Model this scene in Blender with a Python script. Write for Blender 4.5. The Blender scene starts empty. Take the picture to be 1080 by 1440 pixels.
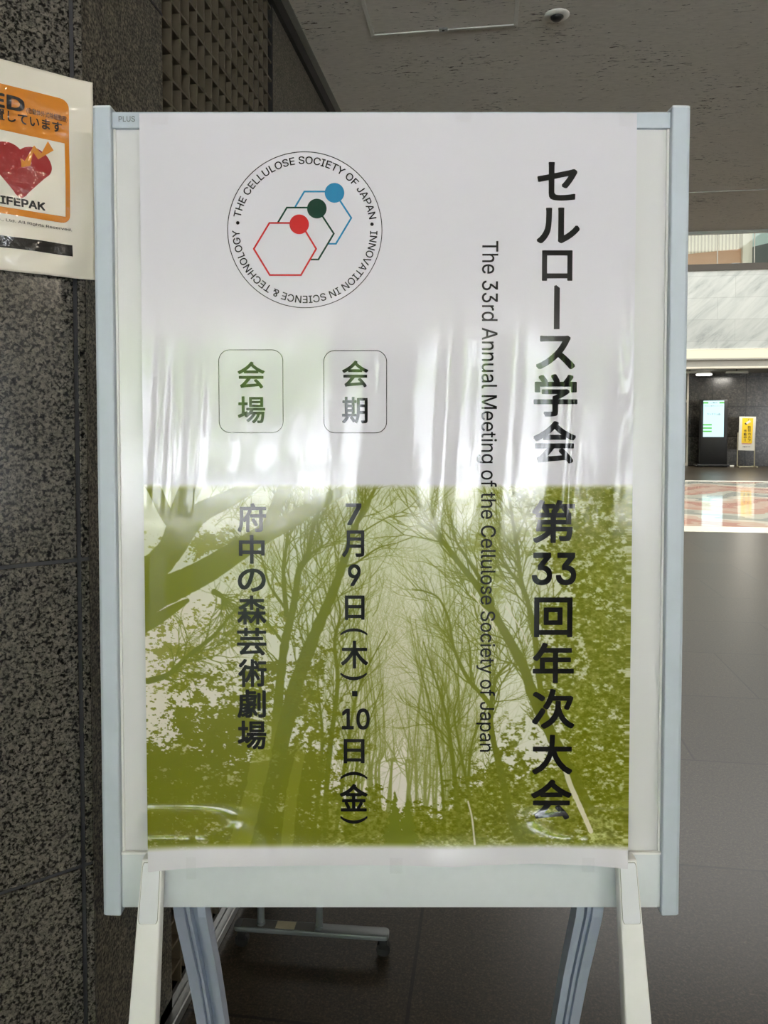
import bpy, bmesh, random
import numpy as np
from math import *
from mathutils import Vector, Matrix

S = bpy.context.scene
COL = S.collection
V3 = Vector

# ------------------------------------------------------------------ camera
F, CX, CY, EYE = 1050.0, 540.0, 638.0, 1.14      # focal length and principal point for a 1080x1440 frame
YAW, PIT = radians(8.1), radians(-2.07)
cam = bpy.data.cameras.new('camera')
cam.sensor_fit = 'VERTICAL'
cam.sensor_height = 36.0
cam.sensor_width = 27.0
cam.lens = 36.0 * F / 1440.0
cam.shift_y = -(720.0 - CY) / 1440.0
cam.clip_start = 0.02
cam.clip_end = 300
cam_ob = bpy.data.objects.new('camera', cam)
COL.objects.link(cam_ob)
cam_ob.location = (0, 0, EYE)
cam_ob.rotation_euler = (pi / 2 + PIT, 0, YAW)
S.camera = cam_ob

# ------------------------------------------------------------------ colour management, world, daylight
S.view_settings.view_transform = 'Standard'
S.view_settings.look = 'None'
S.view_settings.gamma = 1.0
S.view_settings.use_curve_mapping = False
S.view_settings.exposure = 1.10
SKY = 5.2
W = bpy.data.worlds.new('sky')
S.world = W
W.use_nodes = True
wn, wl = W.node_tree.nodes, W.node_tree.links
bg = wn['Background']
tc = wn.new('ShaderNodeTexCoord')
sx = wn.new('ShaderNodeSeparateXYZ')
wl.new(tc.outputs['Generated'], sx.inputs[0])
cr = wn.new('ShaderNodeValToRGB')
cr.color_ramp.elements[0].position = 0.0
cr.color_ramp.elements[0].color = (0.90, 0.95, 1.0, 1)
cr.color_ramp.elements[1].position = 0.8
cr.color_ramp.elements[1].color = (0.62, 0.80, 1.0, 1)
wl.new(sx.outputs[2], cr.inputs[0])
wl.new(cr.outputs[0], bg.inputs[0])
bg.inputs[1].default_value = SKY


def portal(name, loc, rot, sx_, sy_):
    l = bpy.data.lights.new(name, 'AREA')
    l.shape = 'RECTANGLE'
    l.size, l.size_y = sx_, sy_
    l.cycles.is_portal = True
    o = bpy.data.objects.new(name, l)
    COL.objects.link(o)
    o.location, o.rotation_euler = loc, rot
    return o


FAC_Y = -8.0                                             # glazed entrance front behind the camera
portal('portal_entrance', (3.5, FAC_Y - .2, 1.15), (pi / 2, 0, 0), 13.5, 2.3)

sun = bpy.data.lights.new('sun', 'SUN')
sun.energy = 60
sun.angle = radians(.6)
sun.color = (1, .985, .97)
sun_ob = bpy.data.objects.new('sun', sun)
COL.objects.link(sun_ob)
sun_ob.rotation_euler = (radians(36), radians(22), 0)   # high sun, from the side of the forecourt

hall = bpy.data.lights.new('hall_fill_light', 'AREA')  # area light standing in for the tall hall's unseen skylights and lamps
hall.shape = 'RECTANGLE'
hall.size, hall.size_y, hall.energy, hall.color = 10, 14, 1000, (1, .985, .95)
hall_ob = bpy.data.objects.new('hall_fill_light', hall)
COL.objects.link(hall_ob)
hall_ob.location = (6, 12.3, 9.1)


def lamp(name, loc, power, size, color):                 # round recessed lamps in the low ceiling
    l = bpy.data.lights.new(name, 'AREA')
    l.shape = 'DISK'
    l.size, l.energy, l.color = size, power, color
    o = bpy.data.objects.new(name, l)
    COL.objects.link(o)
    o.location = loc
    return o


lamp('lamp_recessed_near', (-0.1, 0.12, 2.33), 2.0, .12, (1, .88, .70))
lamp('lamp_recessed_side', (3.0, -1.1, 2.33), 26, .24, (1, .88, .70))
lamp('lamp_soffit', (7.0, 21.7, 2.60), 30, .5, (1, .95, .85))

# ------------------------------------------------------------------ pixel -> place helpers (measured once from the photograph)
FW = V3((-sin(YAW), cos(YAW), 0))
RT = V3((cos(YAW), sin(YAW), 0))
EYEP = V3((0, 0, EYE))


def ray(px, py):
    x, z, y = (px - CX) / F, -(py - CY) / F, 1.0
    y, z = y * cos(PIT) - z * sin(PIT), y * sin(PIT) + z * cos(PIT)
    return V3((x * cos(YAW) - y * sin(YAW), x * sin(YAW) + y * cos(YAW), z))


def pz(px, py, z=0.0):
    r = ray(px, py)
    return EYEP + r * ((z - EYE) / r.z)


def pX(px, py, X):
    r = ray(px, py)
    return EYEP + r * (X / r.x)


def pY(px, py, Y):
    r = ray(px, py)
    return EYEP + r * (Y / r.y)


BD = 1.05                                                # distance of the board's front


def bl(px, py, d=BD):
    r = ray(px, py)
    p = EYEP + r * (d / r.dot(FW))
    return p.dot(RT), p.z


PIL = V3((-.6, 1.051, 0))                                # arris between chamfered pillar face and side wall
PN = V3((sqrt(.5), -sqrt(.5), 0))
PE = V3((sqrt(.5), sqrt(.5), 0))
AOFF = .010


def aed(px, py):
    r = ray(px, py)
    p = EYEP + r * ((PIL + PN * AOFF - EYEP).dot(PN) / r.dot(PN))
    return (p - PIL).dot(PE), p.z


# ------------------------------------------------------------------ materials
def s2l(c):
    return tuple(((v / 255) / 12.92 if v / 255 <= .04045 else (((v / 255) + .055) / 1.055) ** 2.4) for v in c)


def srgb(r, g, b):
    return s2l((r, g, b)) + (1,)


class NT:
    def __init__(self, name):
        self.m = bpy.data.materials.new(name)
        self.m.use_nodes = True
        self.n, self.l = self.m.node_tree.nodes, self.m.node_tree.links
        self.b = self.n['Principled BSDF']
        self._o = None

    def add(self, t, **kw):
        nd = self.n.new('ShaderNode' + t)
        for k, v in kw.items():
            if k[0] == '_':
                setattr(nd, k[1:], v)
        return nd

    def obj(self, scale=(1, 1, 1), loc=(0, 0, 0), rot=(0, 0, 0)):
        if self._o is None:
            self._o = self.add('TexCoord')
        mp = self.add('Mapping')
        mp.inputs['Scale'].default_value = scale
        mp.inputs['Location'].default_value = loc
        mp.inputs['Rotation'].default_value = rot
        self.l.new(self._o.outputs['Object'], mp.inputs[0])
        return mp.outputs[0]

    def noise(self, vec, scale, detail=3, rough=.5, dist=0):
        nd = self.add('TexNoise')
        nd.inputs['Scale'].default_value = scale
        nd.inputs['Detail'].default_value = detail
        nd.inputs['Roughness'].default_value = rough
        nd.inputs['Distortion'].default_value = dist
        self.l.new(vec, nd.inputs['Vector'])
        return nd.outputs['Fac']

    def ramp(self, fac, stops, interp='LINEAR'):
        nd = self.add('ValToRGB')
        nd.color_ramp.interpolation = interp
        el = nd.color_ramp.elements
        while len(el) < len(stops):
            el.new(.5)
        for e, (p, c) in zip(el, stops):
            e.position = p
            e.color = c if len(c) == 4 else tuple(c) + (1,)
        self.l.new(fac, nd.inputs[0])
        return nd.outputs[0]

    def math(self, op, a, b=None, c=None):
        nd = self.add('Math')
        nd.operation = op
        for i, v in enumerate((a, b, c)):
            if v is None:
                continue
            if isinstance(v, (int, float)):
                nd.inputs[i].default_value = v
            else:
                self.l.new(v, nd.inputs[i])
        return nd.outputs[0]

    def mix(self, fac, a, b, mode='MIX'):
        nd = self.add('MixRGB')
        nd.blend_type = mode
        for i, v in enumerate((fac, a, b)):
            if isinstance(v, (int, float)):
                nd.inputs[i].default_value = v
            elif isinstance(v, tuple):
                nd.inputs[i].default_value = v
            else:
                self.l.new(v, nd.inputs[i])
        return nd.outputs[0]

    def bump(self, h, strength=.3, dist=.01):
        nd = self.add('Bump')
        nd.inputs['Strength'].default_value = strength
        nd.inputs['Distance'].default_value = dist
        self.l.new(h, nd.inputs['Height'])
        self.l.new(nd.outputs[0], self.b.inputs['Normal'])

    def set(self, color=None, rough=None, metal=None, spec=None, coat=None, coat_rough=None):
        if color is not None:
            if isinstance(color, tuple):
                self.b.inputs['Base Color'].default_value = color
            else:
                self.l.new(color, self.b.inputs['Base Color'])
        if rough is not None:
            if isinstance(rough, (int, float)):
                self.b.inputs['Roughness'].default_value = rough
            else:
                self.l.new(rough, self.b.inputs['Roughness'])
        if metal is not None:
            self.b.inputs['Metallic'].default_value = metal
        if spec is not None:
            self.b.inputs['Specular IOR Level'].default_value = spec
        if coat is not None:
            self.b.inputs['Coat Weight'].default_value = coat
        if coat_rough is not None:
            self.b.inputs['Coat Roughness'].default_value = coat_rough
        return self


def plain(name, rgb, rough=.5, metal=0.0, spec=None, grain=.04, gscale=60):
    t = NT(name)
    c = srgb(*rgb)
    f = t.noise(t.obj(), gscale, 2)
    k0, k1 = 1 - grain, 1 + grain
    t.set(t.ramp(f, [(.3, tuple(min(1, v * k0) for v in c[:3])), (.7, tuple(min(1, v * k1) for v in c[:3]))]), rough, metal, spec)
    return t.m


def glow(name, rgb, strength):
    t = NT(name)
    t.set((.03, .03, .03, 1), .4)
    t.b.inputs['Emission Color'].default_value = srgb(*rgb)
    t.b.inputs['Emission Strength'].default_value = strength
    return t.m


def granite(name, scale, stops, rough=.2, stretch=(1, 1, 1), joint=None, spec=.5):
    t = NT(name)
    v = t.obj(stretch)
    a = t.noise(v, scale, 4, .62, .4)
    b = t.noise(v, scale * .33, 2, .5)
    f = t.math('ADD', t.math('MULTIPLY', a, .8), t.math('MULTIPLY', b, .2))
    c = t.ramp(f, stops)
    flake = t.ramp(t.noise(v, scale * .62, 5, .7), [(.35, (.62, .62, .62)), (.5, (1, 1, 1)), (.66, (1.5, 1.48, 1.42))])
    c = t.mix(1.0, c, flake, 'MULTIPLY')
    if joint:
        br = t.add('TexBrick')
        br.offset = joint.get('offset', 0)
        br.inputs['Scale'].default_value = 1
        br.inputs['Brick Width'].default_value = joint['w']
        br.inputs['Row Height'].default_value = joint['h']
        br.inputs['Mortar Size'].default_value = joint['m']
        br.inputs['Mortar Smooth'].default_value = .1
        br.inputs['Bias'].default_value = 0
        br.inputs['Color1'].default_value = (.82, .82, .82, 1)
        br.inputs['Color2'].default_value = (1.15, 1.15, 1.15, 1)
        br.inputs['Mortar'].default_value = (.25, .25, .25, 1)
        t.l.new(t.obj(loc=joint.get('loc', (0, 0, 0)), rot=joint.get('rot', (0, 0, 0))), br.inputs['Vector'])
        c = t.mix(1.0, c, br.outputs['Color'], 'MULTIPLY')
    t.set(c, rough, 0, spec)
    return t.m


M = {}
M['pillar'] = granite('polished_granite', 185, [(.40, srgb(14, 14, 14)), (.445, srgb(36, 35, 33)), (.50, srgb(78, 75, 69)), (.57, srgb(102, 98, 90)), (.66, srgb(68, 65, 59))], .16, spec=.3)
M['side_granite'] = granite('side_granite', 200, [(.40, srgb(18, 17, 15)), (.46, srgb(54, 51, 45)), (.53, srgb(104, 99, 88)), (.64, srgb(128, 121, 106))], .35, spec=.3)
M['far_granite'] = granite('far_granite', 22, [(.35, srgb(36, 35, 33)), (.5, srgb(52, 50, 46)), (.65, srgb(76, 73, 67))], .22,
                           joint=dict(w=.93, h=.86, m=.012, offset=0, loc=(.12, 0, .08), rot=(pi / 2, 0, 0)))
M['groove'] = plain('sealant', (46, 46, 50), .6)
M['floor'] = granite('floor_granite', 210, [(.36, srgb(42, 36, 28)), (.5, srgb(58, 51, 40)), (.66, srgb(86, 77, 63))], .32,
                     joint=dict(w=.85, h=.643, m=.0038, offset=.5, loc=(.153 - .85, .577, 0)), spec=.38)
t = NT('fissured_ceiling_board')
v1 = t.obj((17, 80, 30))
fis = t.noise(v1, 1.6, 5, .6, 1.2)
big = t.noise(t.obj((1, 1, 1)), 5, 3)
f = t.math('ADD', fis, t.math('MULTIPLY', t.math('SUBTRACT', big, .5), .30))
crack = t.ramp(f, [(.335, (1, 1, 1)), (.375, (0, 0, 0))])
tone = t.ramp(t.noise(t.obj((6, 20, 6)), 6, 4), [(.3, srgb(226, 221, 209)), (.7, srgb(238, 233, 221))])
t.set(t.mix(crack, tone, srgb(110, 104, 92)), .9, 0, .15)
t.bump(t.math('SUBTRACT', 1.0, crack), .5, .004)
M['ceiling'] = t.m
M['black_trim'] = plain('black_shadow_trim', (26, 25, 23), .6)
M['alu'] = plain('brushed_aluminium', (176, 178, 178), .35, .85)
M['alu_dull'] = plain('dull_aluminium', (150, 150, 140), .45, .3)
M['hatch_frame'] = plain('pale_hatch_frame', (232, 230, 220), .4)
M['lattice'] = plain('taupe_lattice', (94, 86, 71), .6, 0, .3)
M['lattice_back'] = plain('dark_backing', (16, 15, 14), .9)
M['frame'] = plain('pale_blue_grey_metal', (186, 196, 206), .38, 0, .5, .015)
M['frame_dark'] = plain('blue_grey_rail', (216, 222, 226), .42, 0, .5, .015)
M['leg_white'] = plain('white_plastic', (236, 236, 235), .45, 0, .5, .01)
M['leg_inset'] = plain('white_inset', (226, 228, 234), .5, 0, .5, .01)
M['rear_leg'] = plain('blue_grey_aluminium', (180, 191, 210), .38, 0, .5, .02)
t = NT('gloss_white_enamel')
t.set(srgb(216, 216, 217), .14, 0, .5)
t.bump(t.noise(t.obj((1, 1, .4)), 30, 3), .08, .002)
M['enamel'] = t.m
M['ink_grey'] = plain('grey_print', (120, 124, 128), .5)
M['black'] = plain('black_plastic', (11, 11, 12), .4)
M['rubber'] = plain('black_rubber', (14, 14, 14), .7)
M['white_wall'] = plain('white_paint', (200, 198, 190), .8)
M['grey_fascia'] = plain('grey_fascia', (152, 151, 143), .6)
M['dark_wall'] = plain('dark_paint', (70, 67, 62), .8)
t = NT('white_marble')
v = t.obj((1, 1, 1), rot=(0, radians(-38), 0))
m1 = t.obj(rot=(0, radians(42), 0))
m2 = t.add('Mapping')
m2.inputs['Scale'].default_value = (.42, 1, 2.4)
t.l.new(m1, m2.inputs[0])
mp = m2.outputs[0]
vein = t.noise(mp, 1.7, 7, .66, .5)
c = t.ramp(vein, [(.30, srgb(140, 147, 146)), (.43, srgb(170, 176, 174)), (.52, srgb(179, 185, 182)), (.62, srgb(186, 191, 188))])
br = t.add('TexBrick')
br.offset = .35
for k, val in (('Scale', 1), ('Brick Width', 1.25), ('Row Height', .56), ('Mortar Size', .006), ('Bias', 0)):
    br.inputs[k].default_value = val
br.inputs['Color1'].default_value = (.93, .93, .93, 1)
br.inputs['Color2'].default_value = (1.04, 1.04, 1.04, 1)
br.inputs['Mortar'].default_value = (.8, .8, .8, 1)
t.l.new(t.obj(rot=(pi / 2, 0, 0)), br.inputs['Vector'])
t.set(t.mix(1.0, c, br.outputs['Color'], 'MULTIPLY'), .3)
M['marble'] = t.m
t = NT('ribbed_beige_panel')
w = t.add('TexWave')
w.wave_profile = 'SIN'
w.inputs['Scale'].default_value = 3.2
w.inputs['Distortion'].default_value = 0
t.l.new(t.obj(), w.inputs['Vector'])
t.set(t.ramp(w.outputs['Fac'], [(.2, srgb(190, 182, 164)), (.7, srgb(228, 221, 202))]), .7)
M['ribbed'] = t.m
M['salmon'] = plain('salmon_panel', (192, 150, 118), .6)
M['column_white'] = plain('white_column', (225, 220, 205), .6)
M['teal'] = plain('pale_teal_panel', (168, 192, 188), .3)
M['dark_glass'] = plain('dark_teal_panel', (66, 76, 74), .3)
t = NT('glass')
t.set((.93, .98, .96, 1), 0.02)
t.b.inputs['Transmission Weight'].default_value = 1
t.b.inputs['IOR'].default_value = 1.45
tr = t.add('BsdfTransparent')
tr.inputs[0].default_value = (.93, .97, .95, 1)
gl = t.add('BsdfGlossy')
gl.inputs['Roughness'].default_value = .02
fr = t.add('Fresnel')
fr.inputs[0].default_value = 1.45
ms = t.add('MixShader')
t.l.new(fr.outputs[0], ms.inputs[0])
t.l.new(tr.outputs[0], ms.inputs[1])
t.l.new(gl.outputs[0], ms.inputs[2])
t.l.new(ms.outputs[0], t.n['Material Output'].inputs[0])
M['glass'] = t.m
M['cove'] = glow('cove_light', (255, 249, 216), .47)
M['lamp_glow'] = glow('lamp_diffuser', (255, 252, 244), 1.2)
M['screen'] = glow('screen_glow', (200, 240, 246), .62)
M['screen_green'] = glow('screen_green', (92, 200, 60), .5)
M['screen_pale'] = glow('screen_pale_green', (200, 240, 190), .4)
M['screen_text'] = glow('screen_text', (90, 110, 120), .2)
# mosaic floor inlay: zigzag bands of salmon, brick red, sage and cream parquet
t = NT('polished_mosaic')
sp = t.add('SeparateXYZ')
t.l.new(t.obj(), sp.inputs[0])
tri = t.math('PINGPONG', t.math('MULTIPLY', sp.outputs[0], 1.0), .9)
row = t.math('FLOOR', t.math('MULTIPLY', sp.outputs[1], 3.2))
jit = t.noise(t.obj((.9, 3.2, 1)), 1.0, 1)
f = t.math('ADD', t.math('MULTIPLY', sp.outputs[1], .36), t.math('MULTIPLY', tri, .42))
f = t.math('ADD', f, t.math('MULTIPLY', jit, .35))
f = t.math('FRACT', f)
c = t.ramp(f, [(0, srgb(238, 212, 192)), (.2, srgb(224, 178, 162)), (.34, srgb(240, 216, 196)), (.46, srgb(248, 242, 224)), (.56, srgb(192, 196, 186)), (.74, srgb(226, 227, 210)), (.86, srgb(228, 188, 170))], 'CONSTANT')
fine = t.noise(t.obj((10, 60, 1)), 1.0, 2)
t.set(t.mix(.18, c, t.ramp(fine, [(.4, (0, 0, 0)), (.6, (1, 1, 1))]), 'OVERLAY'), .06, 0, .5)
M['mosaic'] = t.m
M['mosaic_border'] = plain('cream_border_stone', (250, 247, 232), .25)


def paper_nodes(t, rough, wrinkle=.10):
    """Glossy coated print paper: shared fine wrinkling in object space, so ink and paper shine alike."""
    a = t.noise(t.obj((1.0, 1, .45)), 26, 3, .5)
    b = t.noise(t.obj((1.0, 1, 1.0)), 420, 2, .5)
    h = t.math('ADD', a, t.math('MULTIPLY', b, .012))
    t.bump(h, wrinkle, .004)
    t.set(None, rough, 0, .5)


t = NT('printed_poster_paper')
at = t.add('Attribute')
at.attribute_name = 'print'
t.set(at.outputs['Color'])
paper_nodes(t, .085)
M['poster'] = t.m


def ink(name, rgb):
    t = NT(name)
    t.set(srgb(*rgb))
    paper_nodes(t, .085)
    return t.m


M['ink'] = ink('black_ink', (14, 14, 15))
M['ink_red'] = ink('red_ink', (196, 46, 46))
M['ink_green'] = ink('dark_green_ink', (22, 60, 46))
M['ink_blue'] = ink('blue_ink', (48, 132, 178))
t = NT('clear_tape')
t.set((.95, .95, .95, 1), .12)
tr = t.add('BsdfTransparent')
gl = t.add('BsdfGlossy')
gl.inputs['Roughness'].default_value = .12
ms = t.add('MixShader')
ms.inputs[0].default_value = .07
t.l.new(tr.outputs[0], ms.inputs[1])
t.l.new(gl.outputs[0], ms.inputs[2])
t.l.new(ms.outputs[0], t.n['Material Output'].inputs[0])
M['tape'] = t.m


def laminate(name, rgb):
    t = NT(name)
    t.set(srgb(*rgb), .5, 0, .25, 1.0, .06)
    a = t.noise(t.obj((1, 1, 1)), 26, 4, .5, .8)
    bm_ = t.add('Bump')
    bm_.inputs['Strength'].default_value = .3
    bm_.inputs['Distance'].default_value = .02
    t.l.new(a, bm_.inputs['Height'])
    t.l.new(bm_.outputs[0], t.b.inputs['Coat Normal'])
    return t.m


M['lam_paper'] = laminate('laminated_paper', (226, 219, 205))
M['lam_orange'] = laminate('laminated_orange', (204, 124, 24))
M['lam_red'] = laminate('laminated_red', (150, 34, 32))
M['lam_black'] = laminate('laminated_black', (26, 22, 18))
M['sign_white'] = plain('sign_white', (205, 203, 192), .5)
M['sign_yellow'] = plain('sign_yellow', (226, 190, 36), .5)
M['sign_black'] = plain('sign_black', (24, 24, 20), .5)
M['sign_red'] = plain('sign_red', (190, 70, 60), .5)
M['stand_tube'] = plain('pale_metal_tube', (170, 164, 140), .4, .3)
M['foot_metal'] = plain('grey_foot_metal', (112, 117, 120), .4, .3)
M['foot_top'] = plain('dark_foot_cover', (72, 72, 68), .5)
M['tag'] = plain('beige_sticker', (168, 160, 132), .6)
M['foliage'] = plain('leaves', (120, 150, 60), .6, 0, .3, .4, 3)
M['paving'] = plain('pale_paving', (190, 191, 194), .8)
M['bounce_pale'] = plain('pale_bounce_floor', (158, 158, 160), .5)
M['orange_wall'] = plain('warm_timber', (150, 110, 60), .5)


# ------------------------------------------------------------------ mesh helpers
class MB:
    def __init__(self):
        self.bm = bmesh.new()

    def box(self, x0, x1, y0, y1, z0, z1, bev=0.0, seg=2):
        b = bmesh.new()
        r = bmesh.ops.create_cube(b, size=1.0)
        for v in b.verts:
            v.co = V3(((x0 + x1) / 2 + v.co.x * (x1 - x0), (y0 + y1) / 2 + v.co.y * (y1 - y0), (z0 + z1) / 2 + v.co.z * (z1 - z0)))
        if bev:
            bmesh.ops.bevel(b, geom=b.edges[:], offset=bev, segments=seg, affect='EDGES', profile=.5)
        self.merge(b)
        return self

    def prism(self, pts, a, b_, axis='y', bev=0.0):
        """Extrude a 2D outline between two values of an axis (outline in the other two, in x,y,z order)."""
        b = bmesh.new()
        idx = {'x': lambda p, t: (t, p[0], p[1]), 'y': lambda p, t: (p[0], t, p[1]), 'z': lambda p, t: (p[0], p[1], t)}[axis]
        v0 = [b.verts.new(idx(p, a)) for p in pts]
        v1 = [b.verts.new(idx(p, b_)) for p in pts]
        b.faces.new(v0)
        b.faces.new(v1[::-1])
        n = len(pts)
        for i in range(n):
            b.faces.new((v0[i], v0[(i + 1) % n], v1[(i + 1) % n], v1[i]))
        bmesh.ops.recalc_face_normals(b, faces=b.faces[:])
        if bev:
            bmesh.ops.bevel(b, geom=b.edges[:], offset=bev, segments=2, affect='EDGES', profile=.5)
        self.merge(b)
        return self

    def sweep(self, prof, path, side=V3((1, 0, 0))):
        """Sweep a closed 2D profile along a path; profile x along `side`, profile y square to it."""
        b = bmesh.new()
        rings = []
        for i, p in enumerate(path):
            d = (V3(path[min(i + 1, len(path) - 1)]) - V3(path[max(i - 1, 0)])).normalized()
            n = side.cross(d).normalized()
            sc = prof[i] if isinstance(prof[0][0], (tuple, list)) else prof
            rings.append([b.verts.new(V3(p) + side * q[0] + n * q[1]) for q in sc])
        n = len(rings[0])
        for r0, r1 in zip(rings, rings[1:]):
            for i in range(n):
                b.faces.new((r0[i], r0[(i + 1) % n], r1[(i + 1) % n], r1[i]))
        b.faces.new(rings[0][::-1])
        b.faces.new(rings[-1])
        bmesh.ops.recalc_face_normals(b, faces=b.faces[:])
        self.merge(b)
        return self

    def tube(self, p, q, r, seg=16, r2=None):
        p, q = V3(p), V3(q)
        d = q - p
        b = bmesh.new()
        bmesh.ops.create_cone(b, cap_ends=True, segments=seg, radius1=r, radius2=r if r2 is None else r2, depth=d.length)
        rot = d.to_track_quat('Z', 'Y').to_matrix().to_4x4()
        bmesh.ops.transform(b, matrix=Matrix.Translation((p + q) / 2) @ rot, verts=b.verts[:])
        self.merge(b)
        return self

    def lathe(self, prof, seg=32, loc=(0, 0, 0)):
        b = bmesh.new()
        rings = [[b.verts.new((loc[0] + r * cos(2 * pi * k / seg), loc[1] + r * sin(2 * pi * k / seg), loc[2] + z)) for k in range(seg)] for r, z in prof]
        for r0, r1 in zip(rings, rings[1:]):
            for k in range(seg):
                b.faces.new((r0[k], r0[(k + 1) % seg], r1[(k + 1) % seg], r1[k]))
        b.faces.new(rings[0][::-1])
        b.faces.new(rings[-1])
        bmesh.ops.recalc_face_normals(b, faces=b.faces[:])
        self.merge(b)
        return self

    def merge(self, b):
        me = bpy.data.meshes.new('tmp')
        b.to_mesh(me)
        b.free()
        self.bm.from_mesh(me)
        bpy.data.meshes.remove(me)

    def build(self, name, mat, parent=None, smooth=False, mats=None):
        me = bpy.data.meshes.new(name)
        self.bm.to_mesh(me)
        self.bm.free()
        if mat:
            me.materials.append(mat)
        for m_ in mats or ():
            me.materials.append(m_)
        o = bpy.data.objects.new(name, me)
        COL.objects.link(o)
        if parent:
            o.parent = parent
        if smooth:
            for p in me.polygons:
                p.use_smooth = True
            try:
                me.set_sharp_from_angle(angle=radians(40))
            except Exception:
                pass
        return o


def raw(name, verts, faces, mat, parent=None):
    me = bpy.data.meshes.new(name)
    me.from_pydata([tuple(v) for v in verts], [], faces)
    me.materials.append(mat)
    o = bpy.data.objects.new(name, me)
    COL.objects.link(o)
    if parent:
        o.parent = parent
    return o


def empty(name, loc, rz=0.0, label=None, cat=None, group=None):
    o = bpy.data.objects.new(name, None)
    o.empty_display_size = .1
    COL.objects.link(o)
    o.location = loc
    o.rotation_euler = (0, 0, rz)
    tag(o, label, cat, group)
    return o


def tag(o, label=None, cat=None, group=None, kind=None):
    for k, v in (('label', label), ('category', cat), ('group', group), ('kind', kind)):
        if v:
            o[k] = v
    return o


def struct(mb, name, mat, **kw):
    return tag(mb.build(name, mat, **kw), kind='structure')


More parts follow.
